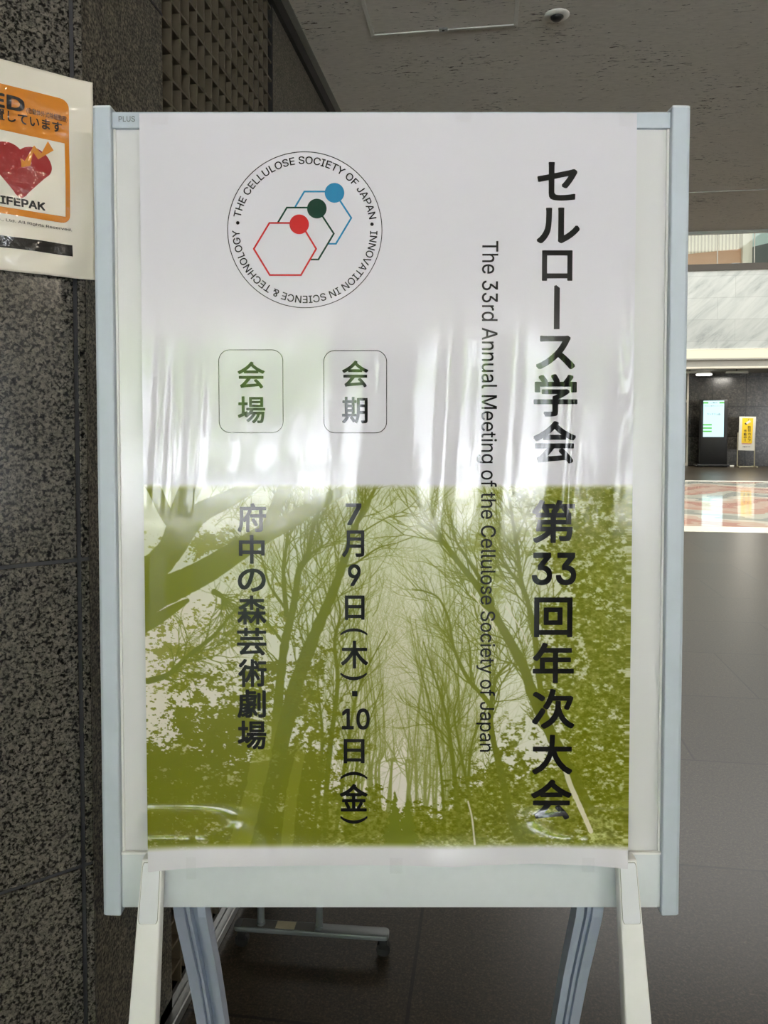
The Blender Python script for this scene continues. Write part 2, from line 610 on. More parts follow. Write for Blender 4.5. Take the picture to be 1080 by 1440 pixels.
# ------------------------------------------------------------------ lettering
# outlines of the Latin letters (advance, closed contours as x y pairs, in thousandths)
LATIN = {
    ' ': (188, ''),
    '!': (196, '67 160 63 509 132 509 128 160|98 -4 89 -4 81 -1 73 3 66 9 60 16 56 24 53 32 52 41 53 50 56 58 60 66 66 73 73 79 81 83 89 86 98 86 107 86 116 83 123 79 130 73 136 66 140 58 143 50 143 41 143 32 140 24 136 16 130 9 123 3 116 -1 107 -4'),
    '&': (448, '197 -7 173 -6 150 -2 129 4 110 12 93 22 78 34 65 47 54 62 45 78 39 96 35 114 34 133 35 149 37 163 42 177 47 189 55 201 63 213 73 224 85 235 97 245 111 256 125 267 140 279 216 335 221 339 226 343 231 347 237 352 242 357 246 363 251 369 255 375 258 382 260 389 261 397 262 405 261 417 258 427 253 437 245 445 237 452 226 457 215 460 201 461 192 460 184 459 176 456 168 453 161 449 155 444 150 438 145 431 142 424 139 416 137 408 137 399 137 389 139 380 142 372 145 363 150 355 155 346 162 337 169 327 176 317 185 307 194 296 204 284 438 0 364 0 171 231 157 248 144 264 132 279 121 293 111 306 102 319 94 331 87 344 82 357 78 370 76 384 75 398 76 415 79 430 84 445 91 458 99 470 109 481 121 491 134 499 149 505 165 510 182 513 200 513 218 513 235 510 251 505 266 499 279 491 290 482 300 471 308 459 315 447 320 433 323 419 324 404 323 393 322 382 319 372 315 362 310 352 305 342 299 333 291 325 283 317 275 308 266 301 256 293 154 217 140 206 128 195 118 185 110 174 104 164 100 154 98 143 97 131 98 119 100 108 104 97 109 87 116 78 124 70 133 63 143 57 154 53 166 49 179 47 193 46 208 47 223 50 237 54 251 59 265 66 278 75 290 84 301 95 312 108 321 121 329 136 336 151 342 168 346 186 348 205 349 224 408 224 407 201 405 180 401 161 397 144 391 128 385 115 378 103 371 92 364 83 357 75 351 68 345 62 333 47 320 34 305 23 289 14 271 7 252 1 234 -3 215 -6'),
    ',': (188, '38 -119 68 71 137 71 84 -119'),
    '.': (188, '95 -4 86 -4 78 -1 70 3 63 9 57 16 53 24 50 32 50 41 50 50 53 59 57 66 63 73 70 79 78 83 86 86 95 87 104 86 113 83 121 79 128 73 134 66 138 59 140 50 141 41 140 32 138 24 134 16 128 9 121 3 113 -1 104 -4'),
    '0': (453, '227 -7 199 -5 174 1 151 11 130 24 111 41 95 62 80 86 69 113 60 144 53 178 49 214 48 254 49 294 53 330 60 364 69 395 81 422 95 447 112 467 130 484 151 498 174 508 200 514 227 516 254 514 279 508 302 498 323 484 342 467 358 447 372 422 384 395 393 364 400 330 404 294 405 254 404 214 400 178 393 144 384 113 373 86 359 62 342 41 323 24 302 11 279 1 254 -5|227 50 245 51 261 56 276 63 290 74 303 87 313 103 323 122 330 144 336 168 340 194 343 223 344 254 343 285 340 314 336 341 330 365 323 387 313 405 303 422 290 435 276 446 261 453 245 458 227 460 209 458 192 453 177 446 163 435 151 422 140 405 131 387 123 365 117 341 113 314 110 285 109 254 110 223 113 194 117 168 123 144 131 122 140 103 151 87 163 74 177 63 192 56 209 51'),
    '1': (453, '76 0 76 55 391 55 391 0|276 509 276 0 212 0 212 448 209 448 86 358 86 427 198 509'),
    '2': (453, '64 0 64 47 234 229 248 243 261 257 272 270 282 282 291 294 299 305 305 316 311 327 315 337 318 348 320 360 320 371 319 385 317 397 313 408 308 419 301 428 293 436 283 443 273 449 262 454 250 457 237 459 224 460 209 459 196 457 184 453 172 447 162 441 153 433 145 424 139 413 134 402 130 390 128 376 127 362 66 362 67 384 71 405 77 424 86 442 98 459 111 473 126 486 143 496 162 505 182 511 203 514 225 516 247 514 268 511 288 505 306 497 323 486 337 474 350 461 361 445 370 428 376 411 380 392 381 372 380 358 378 345 375 331 371 318 365 304 357 290 347 275 336 259 322 241 306 223 288 202 267 180 153 60 153 57 389 57 389 0'),
    '3': (453, '218 -7 195 -6 173 -3 152 2 133 10 114 19 98 30 83 43 70 57 60 74 52 91 46 111 44 132 109 132 111 119 115 107 120 97 126 87 134 78 144 71 154 64 165 59 178 55 191 52 204 50 219 50 234 51 248 53 262 56 275 61 287 67 297 74 307 83 315 93 321 104 325 116 328 130 329 145 328 158 326 172 322 184 316 196 308 207 299 217 288 226 275 234 260 240 242 244 223 247 201 248 157 248 157 299 288 448 288 452 70 452 70 509 372 509 372 461 211 278 211 289 239 290 264 288 287 284 308 276 327 265 344 253 359 239 371 222 381 205 387 186 392 166 393 145 392 123 387 103 380 84 370 66 358 50 344 36 327 23 309 12 288 4 266 -2 243 -6'),
    '4': (453, '40 105 40 158 247 509 311 509 109 166 109 163 413 163 413 105|282 0 282 121 282 146 282 318 343 318 343 0'),
    '5': (453, '221 -7 199 -6 178 -2 159 3 140 11 123 21 108 32 94 45 83 60 73 76 66 93 62 111 60 130 122 130 124 119 127 108 132 98 138 89 145 80 154 73 163 66 173 60 184 56 196 52 208 50 221 50 236 51 250 53 264 58 276 64 288 72 298 82 307 92 314 104 320 117 324 131 327 146 328 162 327 178 324 193 320 208 314 221 306 233 297 244 286 254 275 262 262 269 248 273 233 276 218 277 205 276 192 275 180 272 167 268 156 264 145 258 136 252 128 246 67 253 96 509 366 509 366 452 151 452 134 301 136 301 145 308 155 315 166 320 178 325 190 329 203 331 216 333 229 334 247 333 263 330 279 326 294 321 308 314 321 306 334 296 345 285 355 273 364 260 372 246 379 231 384 215 388 199 390 181 391 163 390 139 385 117 379 95 369 76 357 57 343 41 327 27 309 15 289 6 268 -1 245 -5'),
    '6': (453, '226 -7 203 -5 182 -1 161 5 142 15 125 26 109 40 96 56 84 74 75 94 69 115 65 138 64 162 65 180 68 199 73 219 80 239 89 261 102 285 118 311 137 340 252 509 322 509 151 261 145 261 149 268 154 275 159 281 165 288 172 293 179 299 187 303 196 307 205 310 214 312 224 314 235 314 257 313 278 309 298 303 316 295 332 284 346 271 359 257 370 240 378 221 384 201 388 180 389 157 388 134 384 112 377 92 368 73 356 55 343 39 327 26 310 14 291 5 271 -2 249 -6|226 48 241 49 254 52 267 56 279 63 289 70 299 79 307 90 314 101 320 114 324 128 327 142 327 157 327 173 324 187 320 201 314 213 307 225 299 235 289 244 279 251 267 258 254 262 241 264 226 265 212 264 198 262 186 258 174 252 163 244 153 235 145 225 138 214 132 201 128 188 126 174 125 158 126 143 128 128 132 114 138 102 145 90 153 79 163 70 174 63 186 56 198 52 212 49'),
    '7': (453, '97 0 323 448 323 452 62 452 62 509 391 509 391 449 165 0'),
    '8': (453, '226 -7 201 -6 178 -2 156 3 136 11 117 21 101 33 86 47 74 62 64 78 57 96 53 115 52 135 53 151 55 166 59 181 65 195 72 208 81 220 90 231 101 241 113 249 125 256 139 261 153 265 153 267 135 273 119 282 105 293 93 308 83 324 76 342 72 360 70 380 72 399 75 417 82 434 90 450 101 464 114 477 129 488 146 498 164 506 184 511 204 514 226 516 248 514 269 511 288 506 306 498 323 488 337 477 350 464 361 450 370 434 377 417 380 399 382 380 380 361 376 342 369 324 359 308 347 293 333 282 318 273 300 267 300 265 314 261 327 256 339 249 351 241 362 231 372 220 380 208 387 195 393 181 397 166 400 151 401 135 399 115 395 96 388 78 378 62 366 47 352 33 335 21 317 11 296 3 275 -2 251 -6|226 49 243 50 258 52 272 55 285 60 296 66 307 74 315 82 323 91 329 102 333 113 336 126 337 139 336 152 333 165 329 177 322 189 314 199 305 208 295 216 283 223 270 228 256 232 242 234 226 235 211 234 196 232 182 228 169 223 157 216 147 208 138 199 130 189 123 177 119 165 116 152 115 139 116 126 119 113 123 102 129 91 136 82 145 74 156 66 167 60 180 55 195 52 210 50|226 290 239 290 252 292 263 296 274 300 284 306 293 313 300 321 307 330 312 341 316 351 318 363 319 376 318 388 316 399 313 410 308 420 301 429 294 437 285 444 275 449 264 454 252 457 240 459 226 460 213 459 200 457 188 454 177 449 167 444 159 437 151 429 145 420 139 410 136 399 134 388 133 376 134 363 136 351 139 341 145 330 151 321 159 313 168 306 178 300 189 296 201 292 213 290'),
    '9': (453, '226 516 249 514 271 510 291 503 310 494 328 482 343 468 356 452 368 434 377 414 384 393 388 371 389 347 388 328 385 309 380 290 373 270 363 248 350 224 334 197 315 168 200 0 130 0 301 248 307 248 303 240 299 234 294 227 287 221 281 215 273 210 265 206 257 202 248 199 238 196 228 195 218 195 195 196 175 199 155 206 137 214 121 225 106 237 94 252 83 269 74 287 68 307 65 329 64 352 65 375 69 397 75 417 85 436 96 454 110 469 125 483 143 494 162 504 182 510 203 514|226 460 212 459 199 457 186 452 174 446 163 438 154 429 145 419 138 407 133 395 129 381 126 367 125 352 126 336 129 322 133 308 138 295 145 284 154 274 163 265 174 257 186 251 199 247 212 244 226 243 240 244 254 247 267 251 279 257 289 265 299 273 307 284 314 295 320 308 324 321 327 335 327 350 327 366 324 381 320 394 314 407 307 419 299 429 290 438 279 446 267 452 254 457 241 459'),
    'A': (480, '16 0 201 509 276 509 463 0 395 0 287 302 282 317 276 334 270 352 264 372 257 394 250 420 241 447 232 478 245 478 236 447 228 419 220 393 213 371 206 351 201 333 195 317 191 302 85 0|110 142 110 199 370 199 370 142'),
    'C': (510, '267 -7 235 -5 205 1 177 11 150 25 126 42 104 63 86 88 70 115 57 146 48 179 42 215 40 254 42 293 48 329 57 362 70 393 86 421 104 445 126 466 150 484 177 498 205 508 235 514 267 516 286 515 305 513 323 509 340 504 357 498 373 490 388 481 402 471 415 460 427 447 438 433 448 418 456 402 463 385 469 367 473 348 408 348 405 361 401 373 395 384 389 395 382 404 375 413 366 421 357 428 348 435 337 440 327 445 315 449 304 452 292 454 280 455 267 456 245 454 223 450 203 443 184 432 166 419 150 403 137 385 125 364 116 340 109 314 105 285 103 254 105 223 109 194 116 168 125 145 137 123 151 105 166 89 184 76 203 66 223 59 245 54 267 53 280 53 292 55 304 57 315 60 327 64 337 69 348 74 357 81 366 88 375 96 382 105 389 114 395 125 401 136 405 148 408 160 473 160 469 142 463 124 457 107 448 91 438 76 428 62 416 49 402 38 388 28 373 19 357 11 341 5 323 0 305 -4 286 -6'),
    'D': (502, '219 0 96 0 96 57 215 57 244 58 272 63 296 70 318 81 337 94 354 110 368 128 379 149 388 172 394 198 398 226 399 255 398 285 394 312 388 337 379 361 368 381 354 399 338 415 320 428 299 438 275 446 249 450 221 452 93 452 93 509 225 509 261 507 294 501 325 492 353 478 377 461 399 441 418 418 433 391 446 361 455 329 460 293 462 255 460 217 455 181 446 149 433 119 417 92 398 68 376 48 351 31 322 17 291 8 256 2|125 509 125 0 60 0 60 509'),
    'E': (419, '60 0 60 509 372 509 372 452 125 452 125 286 355 286 355 229 125 229 125 57 375 57 375 0'),
    'F': (410, '60 0 60 509 369 509 369 452 125 452 125 278 346 278 346 221 125 221 125 0'),
    'G': (520, '269 -7 236 -5 205 1 176 11 149 25 125 43 104 64 85 88 69 116 57 146 47 179 42 215 40 254 42 293 47 329 57 362 69 393 85 421 103 445 125 466 149 484 175 498 203 508 233 514 265 516 285 515 304 513 322 509 340 504 358 497 374 489 389 480 403 469 416 458 429 445 439 431 449 416 458 401 465 384 470 367 474 349 408 349 404 361 399 372 393 383 387 393 380 403 373 411 365 420 356 427 347 434 337 439 326 444 315 448 304 452 291 454 279 455 265 456 243 454 222 450 202 443 183 432 166 419 150 404 137 385 125 364 116 340 109 314 105 285 103 254 105 223 109 194 116 168 125 145 137 124 151 105 166 90 184 76 203 66 224 59 246 54 269 53 290 54 309 57 328 63 345 71 360 81 374 93 386 107 396 123 404 141 410 160 414 180 415 202 434 199 283 199 283 256 478 256 478 200 476 170 471 141 463 115 451 91 436 69 419 50 399 33 377 19 352 8 326 0 298 -5'),
    'H': (517, '60 0 60 509 125 509 125 289 392 289 392 509 457 509 457 0 392 0 392 232 125 232 125 0'),
    'I': (300, '31 0 31 57 118 57 118 452 31 452 31 509 269 509 269 452 183 452 183 57 269 57 269 0'),
    'J': (396, '185 -7 153 -4 124 3 98 15 75 33 57 55 44 81 36 111 33 145 33 173 98 173 98 145 99 123 104 104 111 88 122 74 134 64 149 56 166 51 185 50 204 51 220 56 235 64 248 74 258 88 266 104 270 123 272 145 272 509 336 509 336 145 334 111 326 81 313 55 294 33 271 15 246 3 217 -4'),
    'K': (467, '104 145 104 216 113 228 122 239 130 250 139 261 148 272 157 282 165 293 174 303 184 314 193 324 202 334 212 344 364 509 448 509 231 276 228 276|60 0 60 509 125 509 125 334 124 225 125 193 125 0|372 0 188 259 228 309 449 0'),
    'L': (393, '60 0 60 509 125 509 125 57 361 57 361 0'),
    'M': (628, '60 0 60 509 152 509 277 187 280 181 282 174 285 167 287 159 290 150 293 141 296 132 299 123 302 113 305 103 308 93 311 84 314 74 317 65 319 57 322 49 307 49 310 57 312 65 315 73 318 83 321 92 324 102 327 111 330 121 333 131 336 140 339 149 342 158 345 167 348 174 350 181 352 187 476 509 568 509 568 0 504 0 504 291 504 299 504 308 504 317 504 327 505 337 505 347 505 358 505 369 505 380 506 391 506 402 506 413 506 424 507 435 507 446 507 457 513 457 509 445 505 433 502 421 498 409 494 397 490 386 486 374 482 363 478 352 474 341 471 331 467 322 464 313 461 305 458 297 456 291 342 0 286 0 170 291 168 297 165 304 162 312 159 321 156 330 152 340 149 350 145 361 141 372 137 384 133 396 129 408 125 420 121 432 116 445 112 457 119 457 119 447 119 437 120 427 120 416 120 405 120 394 121 383 121 372 121 361 121 350 121 339 122 328 122 318 122 309 122 300 122 291 122 0'),
    'N': (523, '60 0 60 509 136 509 343 183 347 176 352 169 357 160 363 151 369 141 375 130 381 119 388 107 394 94 401 82 407 68 414 55 405 54 403 68 402 81 401 95 401 108 400 121 400 134 399 146 399 157 399 168 399 178 399 187 399 195 399 509 463 509 463 0 387 0 202 290 196 300 190 310 184 320 177 331 171 342 164 354 156 367 148 381 139 396 130 413 119 432 108 452 119 454 120 435 121 417 122 400 122 384 123 368 123 354 124 340 124 328 125 317 125 307 125 298 125 291 125 0'),
    'O': (533, '267 -7 235 -5 205 1 177 11 150 25 126 42 105 63 86 88 70 115 57 146 48 179 42 215 40 254 42 293 48 329 57 362 70 393 86 421 105 445 126 466 150 484 177 498 205 508 235 514 267 516 299 514 329 508 357 498 384 484 408 466 429 445 448 421 464 393 477 362 486 329 491 293 493 254 491 215 486 179 477 146 464 115 448 88 429 63 408 42 384 25 357 11 329 1 299 -5|267 53 289 54 310 59 330 66 349 76 367 89 383 105 396 123 408 144 418 168 425 194 429 223 430 254 429 286 425 314 418 341 408 365 396 386 383 404 367 420 349 433 330 443 310 450 289 454 267 456 245 454 223 450 203 443 184 433 167 420 151 404 137 385 125 364 116 340 109 314 105 285 103 254 105 223 109 194 116 168 125 144 137 123 151 105 167 89 184 76 203 66 223 59 245 54'),
    'P': (445, '60 0 60 509 235 509 263 507 289 503 312 497 332 487 350 476 366 462 379 447 390 430 398 411 404 391 407 370 409 348 407 325 404 304 398 284 390 265 379 248 366 233 350 219 332 207 312 198 289 191 263 187 235 186 109 186 109 242 233 242 252 243 269 246 284 250 297 256 308 264 318 272 327 282 333 294 338 306 342 319 344 333 344 348 344 362 342 376 338 389 333 402 326 413 318 423 308 431 297 439 284 444 268 449 251 451 232 452 125 452 125 0'),
    'R': (449, '60 0 60 509 236 509 264 507 290 504 313 497 333 489 351 478 367 465 380 450 390 433 399 415 405 395 408 374 409 352 408 330 405 309 399 290 390 271 380 255 367 240 351 228 333 217 312 209 289 203 264 199 236 198 96 198 96 255 234 255 252 256 269 258 284 262 298 267 309 273 319 281 327 290 334 300 339 312 342 324 344 338 345 352 344 367 342 380 339 393 334 405 327 415 319 425 309 433 298 440 284 445 269 449 252 451 233 452 125 452 125 0|353 0 230 229 303 229 428 0'),
    'S': (447, '224 -9 197 -8 172 -4 149 1 128 9 108 19 91 31 76 45 64 60 54 77 46 96 41 115 38 137 104 137 107 123 110 110 116 98 123 88 132 79 142 71 154 64 166 59 180 55 194 52 209 50 224 49 241 50 257 52 272 55 286 60 299 66 311 74 321 82 329 92 336 102 341 114 345 126 346 139 345 151 342 161 338 171 332 179 325 186 316 193 307 199 296 205 284 209 272 214 259 218 245 222 184 239 154 249 128 260 105 274 86 289 71 307 60 326 54 348 52 372 53 393 58 413 65 431 75 448 87 463 102 476 119 488 138 498 158 506 180 511 203 514 227 516 252 514 275 511 296 505 316 498 334 488 351 476 365 463 377 449 387 433 394 415 399 397 401 378 337 378 334 396 326 412 316 426 302 437 286 447 267 453 247 457 225 459 209 458 194 456 180 452 167 448 156 442 145 435 136 427 129 418 123 409 118 398 116 387 115 376 116 363 119 352 124 342 131 334 139 326 148 319 158 313 169 308 180 304 191 300 202 296 212 293 264 279 276 276 287 272 299 268 312 264 324 258 336 252 347 245 359 238 369 229 379 220 387 209 395 198 401 185 405 171 407 155 408 139 407 118 403 99 396 81 386 64 374 48 360 34 343 21 323 11 302 2 278 -4 252 -8'),
    'T': (449, '32 452 32 509 417 509 417 452 257 452 257 0 193 0 193 452'),
    'U': (517, '259 -8 230 -7 203 -2 177 5 154 15 133 28 114 43 98 60 85 80 74 101 66 124 62 148 60 173 60 509 124 509 124 178 125 160 128 144 133 128 141 113 150 99 160 87 173 77 187 68 203 61 220 56 239 53 259 52 279 53 298 56 315 61 331 68 345 77 357 87 368 99 377 113 384 128 389 144 392 160 393 178 393 509 457 509 457 173 456 148 451 124 443 101 433 80 419 60 403 43 384 28 363 15 340 5 315 -2 288 -7'),
    'V': (480, '204 0 16 509 84 509 192 206 197 192 203 176 209 158 215 137 222 115 230 89 239 61 248 31 235 31 244 62 252 90 260 115 267 138 274 158 279 176 285 192 290 206 395 509 463 509 278 0'),
    'Y': (472, '203 0 203 208 16 509 91 509 192 344 200 331 208 318 215 305 222 292 229 279 236 264 243 248 250 230 224 230 231 248 237 265 244 280 251 293 258 306 265 318 273 331 280 344 381 509 455 509 268 208 268 0'),
    'a': (389, '160 -9 142 -8 126 -5 110 -1 94 5 80 12 68 22 57 32 48 45 40 58 35 73 31 90 30 108 31 123 34 138 38 150 43 161 50 171 58 179 67 187 78 193 89 199 100 203 112 207 125 211 138 213 152 216 165 218 178 220 194 222 209 224 222 225 234 227 244 228 252 230 259 232 265 235 270 238 273 243 275 248 276 255 276 257 275 268 273 279 271 288 267 297 262 304 256 311 248 317 240 322 230 326 220 329 208 330 196 331 183 330 171 329 159 326 149 322 140 318 132 313 124 307 118 301 112 294 107 288 103 281 100 274 41 291 48 308 57 322 67 335 79 346 91 355 104 364 118 370 133 375 148 379 163 382 179 384 194 384 204 384 215 383 227 382 239 379 251 376 263 372 275 367 286 360 296 353 306 343 315 333 322 320 329 306 333 290 336 272 337 251 337 0 277 0 277 52 272 52 269 45 264 38 258 32 252 25 244 18 236 12 226 6 215 1 203 -3 190 -6 176 -8|170 45 187 46 202 49 216 53 228 59 239 66 248 74 257 83 263 93 269 104 272 115 275 126 276 138 276 190 273 188 270 186 265 184 259 182 253 180 246 179 239 177 231 176 223 175 216 173 208 172 200 171 193 170 186 169 181 169 175 168 165 166 154 164 144 162 134 159 125 155 117 150 110 145 103 139 98 132 95 124 93 115 92 105 92 95 94 87 98 79 102 72 107 66 114 61 121 56 130 52 139 49 149 47 159 46'),
    'c': (396, '207 -8 182 -7 159 -2 137 6 117 16 98 30 82 46 68 64 56 85 46 108 40 133 36 159 34 187 36 216 40 243 46 268 56 291 68 312 82 330 98 346 117 360 137 371 159 378 182 383 207 384 221 384 234 383 247 380 260 377 272 373 284 368 295 362 305 356 315 349 324 341 332 332 340 322 347 312 353 301 358 289 362 277 303 262 301 269 298 276 294 283 290 289 286 295 281 301 276 306 270 311 264 315 257 319 250 322 242 325 234 327 226 329 217 329 207 330 189 329 173 325 158 319 145 310 134 300 124 287 115 274 108 258 103 242 99 224 97 206 96 187 97 169 99 151 103 134 108 117 115 102 124 89 134 76 145 66 158 57 173 51 189 48 207 46 217 47 226 48 234 49 243 52 250 54 258 58 264 62 271 66 277 71 282 76 287 82 292 89 296 95 299 102 302 110 304 117 363 102 359 90 354 78 348 67 341 56 334 46 325 37 316 29 306 21 296 15 285 9 273 4 261 -1 248 -4 235 -6 221 -8'),
    'd': (424, '195 -8 172 -7 151 -2 130 5 111 16 94 29 79 45 66 64 55 84 46 108 39 133 35 160 34 189 35 218 39 245 46 270 55 293 66 313 79 332 95 347 112 361 131 371 151 378 173 383 196 384 213 384 228 381 241 378 253 373 263 367 272 360 280 353 287 346 293 338 298 331 303 325 306 319 311 319 311 509 372 509 372 0 313 0 313 59 307 59 303 53 298 46 293 39 287 31 280 24 272 17 263 10 252 4 241 -1 227 -5 212 -7|205 47 221 48 236 51 250 57 263 65 274 75 284 86 293 100 299 115 305 132 309 150 311 169 312 189 311 210 309 229 305 247 300 263 293 278 284 291 275 302 263 312 251 320 237 325 221 329 205 330 187 329 172 325 157 319 145 311 133 301 124 290 115 276 108 261 103 245 99 227 97 209 96 189 97 170 99 151 103 133 109 117 115 101 124 88 134 76 145 66 158 57 172 51 188 48'),
    'e': (404, '212 -8 185 -7 161 -2 138 6 117 16 98 30 82 46 68 64 56 85 46 108 40 132 35 159 34 187 35 215 39 242 46 267 55 290 67 311 81 329 97 346 115 359 135 370 157 378 180 383 205 384 221 384 236 382 251 379 266 374 280 368 294 361 307 351 319 341 331 329 341 315 350 299 357 282 363 263 368 242 370 219 371 194 371 169 75 169 75 221 338 221 310 202 309 220 307 237 303 254 298 269 291 282 283 294 273 305 263 314 250 321 237 326 222 329 205 330 189 329 173 326 159 321 146 313 135 304 125 294 116 282 109 270 103 256 99 241 97 226 96 211 96 178 97 157 100 139 104 122 110 106 118 92 128 80 139 70 151 61 165 55 179 50 195 47 212 46 224 47 234 48 244 50 254 53 263 56 271 61 278 66 285 73 292 80 297 88 302 96 306 105 365 91 360 77 353 63 345 51 335 39 324 29 311 19 298 11 283 4 266 -1 249 -5 231 -7'),
    'f': (254, '228 379 228 327 6 327 6 379|81 0 81 432 82 447 84 461 89 474 96 486 104 496 113 505 124 513 135 519 148 524 161 527 174 529 187 530 197 530 207 529 215 528 222 527 229 525 234 524 239 522 243 521 227 468 225 469 222 470 219 471 215 472 211 473 206 473 200 474 195 474 182 473 171 470 162 466 154 460 149 452 145 443 142 431 142 419 142 0'),
    'g': (425, '207 -151 187 -150 168 -148 150 -144 134 -140 119 -134 105 -127 93 -119 82 -110 73 -101 64 -91 57 -80 51 -69 101 -41 106 -47 110 -53 116 -59 122 -66 128 -72 136 -78 145 -83 154 -88 165 -92 178 -95 192 -97 207 -97 229 -96 249 -92 267 -85 282 -75 295 -62 304 -47 310 -28 311 -6 311 68 306 68 302 62 298 56 293 49 287 41 280 34 272 28 263 21 252 16 241 11 227 8 212 5 195 5 173 6 152 10 132 17 113 27 95 39 80 53 67 71 55 90 46 112 39 136 35 163 34 191 35 220 39 246 46 271 55 293 66 314 80 332 95 347 112 361 131 371 152 378 173 383 196 384 213 384 228 382 242 378 253 373 264 367 273 360 281 353 288 346 294 338 299 331 304 325 308 319 313 319 313 379 372 379 372 -9 371 -32 367 -54 360 -73 350 -90 338 -104 324 -117 308 -127 291 -136 271 -142 251 -147 229 -150|205 59 222 60 237 63 251 68 264 75 275 84 285 95 293 107 300 121 305 137 309 154 312 172 312 193 312 212 309 231 305 248 300 264 293 278 285 291 275 303 264 312 251 320 237 325 222 329 205 330 188 329 172 325 158 320 145 312 134 302 124 290 115 277 109 262 103 246 99 229 97 212 96 193 97 173 99 155 103 138 109 123 116 108 124 96 134 85 145 76 158 68 172 63 188 60'),
    'h': (410, '114 227 114 0 53 0 53 509 114 509 114 287 102 287 112 312 124 332 137 349 152 362 169 372 187 379 207 383 227 384 246 383 264 380 280 376 295 369 309 360 321 349 332 336 341 321 348 304 353 285 356 264 357 240 357 0 296 0 296 235 295 256 290 275 283 291 273 304 260 315 246 323 229 328 210 329 197 328 184 326 172 322 161 317 150 311 141 303 133 293 126 283 121 271 117 257 114 243'),
    'i': (167, '53 0 53 379 114 379 114 0|84 443 75 444 67 446 60 449 54 455 48 461 44 468 42 475 41 483 42 491 44 499 48 506 54 512 60 517 67 521 75 523 84 524 92 523 100 521 107 517 114 512 119 506 123 499 126 491 126 483 126 475 123 468 119 461 114 455 107 449 100 446 92 444'),
    'l': (189, '139 -2 119 -1 101 3 86 10 74 20 65 33 58 47 54 65 53 84 53 509 114 509 114 99 114 87 115 77 117 68 120 62 124 58 130 54 137 53 146 52 150 52 154 52 158 52 160 53 163 53 165 53 167 54 170 54 181 3 176 2 172 1 167 0 162 -1 156 -2 151 -2 145 -2'),
    'n': (410, '114 227 114 0 53 0 53 379 112 379 112 287 102 287 112 312 124 332 137 349 152 362 169 372 187 379 207 383 227 384 246 383 264 380 280 376 295 369 309 360 321 349 332 336 341 321 348 304 353 285 356 264 357 240 357 0 296 0 296 235 295 256 290 275 283 291 273 304 260 315 246 323 229 328 210 329 197 328 184 326 172 322 161 317 150 311 141 303 133 293 126 283 121 271 117 257 114 243'),
    'o': (415, '207 -8 182 -7 159 -2 137 6 117 16 98 30 82 46 68 64 56 85 46 108 40 133 36 159 34 187 36 216 40 243 46 268 56 291 68 312 82 330 98 346 117 360 137 371 159 378 182 383 207 384 233 383 256 378 278 371 299 360 317 346 333 330 347 312 359 291 369 268 376 243 380 216 381 187 380 159 376 133 369 108 359 85 347 64 333 46 317 30 299 16 278 6 256 -2 233 -7|207 46 226 48 242 51 257 57 270 66 282 76 292 89 300 102 307 117 312 134 316 151 318 169 319 187 318 206 316 224 312 242 307 258 300 274 292 287 282 300 270 310 257 319 242 325 226 329 207 330 189 329 173 325 158 319 145 310 134 300 124 287 115 274 108 258 103 242 99 224 97 206 96 187 97 169 99 151 103 134 108 117 115 102 124 89 134 76 145 66 158 57 173 51 189 48'),
    'p': (424, '53 -143 53 379 112 379 112 319 118 319 122 325 126 331 131 338 137 346 144 353 152 360 161 367 171 373 183 378 197 381 212 384 229 384 252 383 274 378 294 371 313 361 330 347 345 332 359 313 370 293 379 270 385 245 389 218 390 189 389 160 385 133 379 108 370 84 359 64 346 45 330 29 313 16 294 5 274 -2 252 -7 229 -8 213 -7 198 -5 184 -1 173 4 162 10 153 17 145 24 138 31 132 39 127 46 122 53 118 59 114 59 114 -143|220 47 237 48 253 51 267 57 279 66 291 76 301 88 309 101 316 117 321 133 325 151 327 170 328 189 327 209 325 227 321 245 316 261 309 276 301 290 291 301 280 311 267 319 253 325 237 329 220 330 203 329 188 325 174 320 161 312 150 302 140 291 132 278 125 263 120 247 116 229 113 210 113 189 113 169 116 150 120 132 125 115 132 100 140 86 150 75 162 65 174 57 188 51 204 48'),
    'r': (259, '53 0 53 379 112 379 112 321 115 321 122 335 130 347 140 358 152 367 166 375 181 380 196 384 213 385 217 385 221 385 225 385 229 384 234 384 237 384 241 384 243 384 243 322 242 323 239 323 235 324 230 324 224 325 219 325 213 326 207 326 194 325 182 323 170 319 159 315 149 309 140 301 132 293 126 284 121 273 117 262 114 250 114 237 114 0'),
    's': (365, '182 -8 163 -7 145 -5 128 -2 112 3 98 10 84 18 72 27 62 38 53 50 45 63 40 78 36 94 94 107 99 92 105 79 114 69 124 60 136 54 150 49 165 46 181 45 200 46 217 50 232 55 244 62 255 71 262 81 267 91 268 103 267 112 265 121 260 129 254 136 246 142 237 147 225 151 212 155 149 170 125 177 104 186 87 196 72 208 61 222 53 237 48 255 47 274 48 290 51 305 57 319 65 332 75 343 87 354 100 363 115 370 131 377 149 381 167 384 187 384 206 384 223 381 239 378 254 372 267 366 279 358 290 349 299 339 307 328 314 316 319 303 324 290 268 277 264 288 258 298 251 307 243 316 232 323 219 328 205 331 187 333 171 332 156 329 143 324 131 317 121 308 114 299 110 289 109 277 110 267 112 258 117 250 124 243 133 237 144 232 157 227 172 223 229 209 254 202 275 194 292 183 306 171 317 158 325 142 330 125 331 107 330 90 326 75 321 61 312 47 302 35 290 24 276 15 260 6 242 0 223 -5 203 -7'),
    't': (227, '204 379 204 327 6 327 6 379|65 471 126 471 126 98 127 86 128 76 132 68 136 61 142 56 150 53 159 51 170 50 173 50 177 50 181 51 185 51 190 52 194 52 198 53 202 54 213 2 208 0 203 -1 198 -2 192 -3 186 -3 180 -4 174 -4 168 -4 145 -3 125 2 107 10 92 21 80 35 72 52 67 71 65 93'),
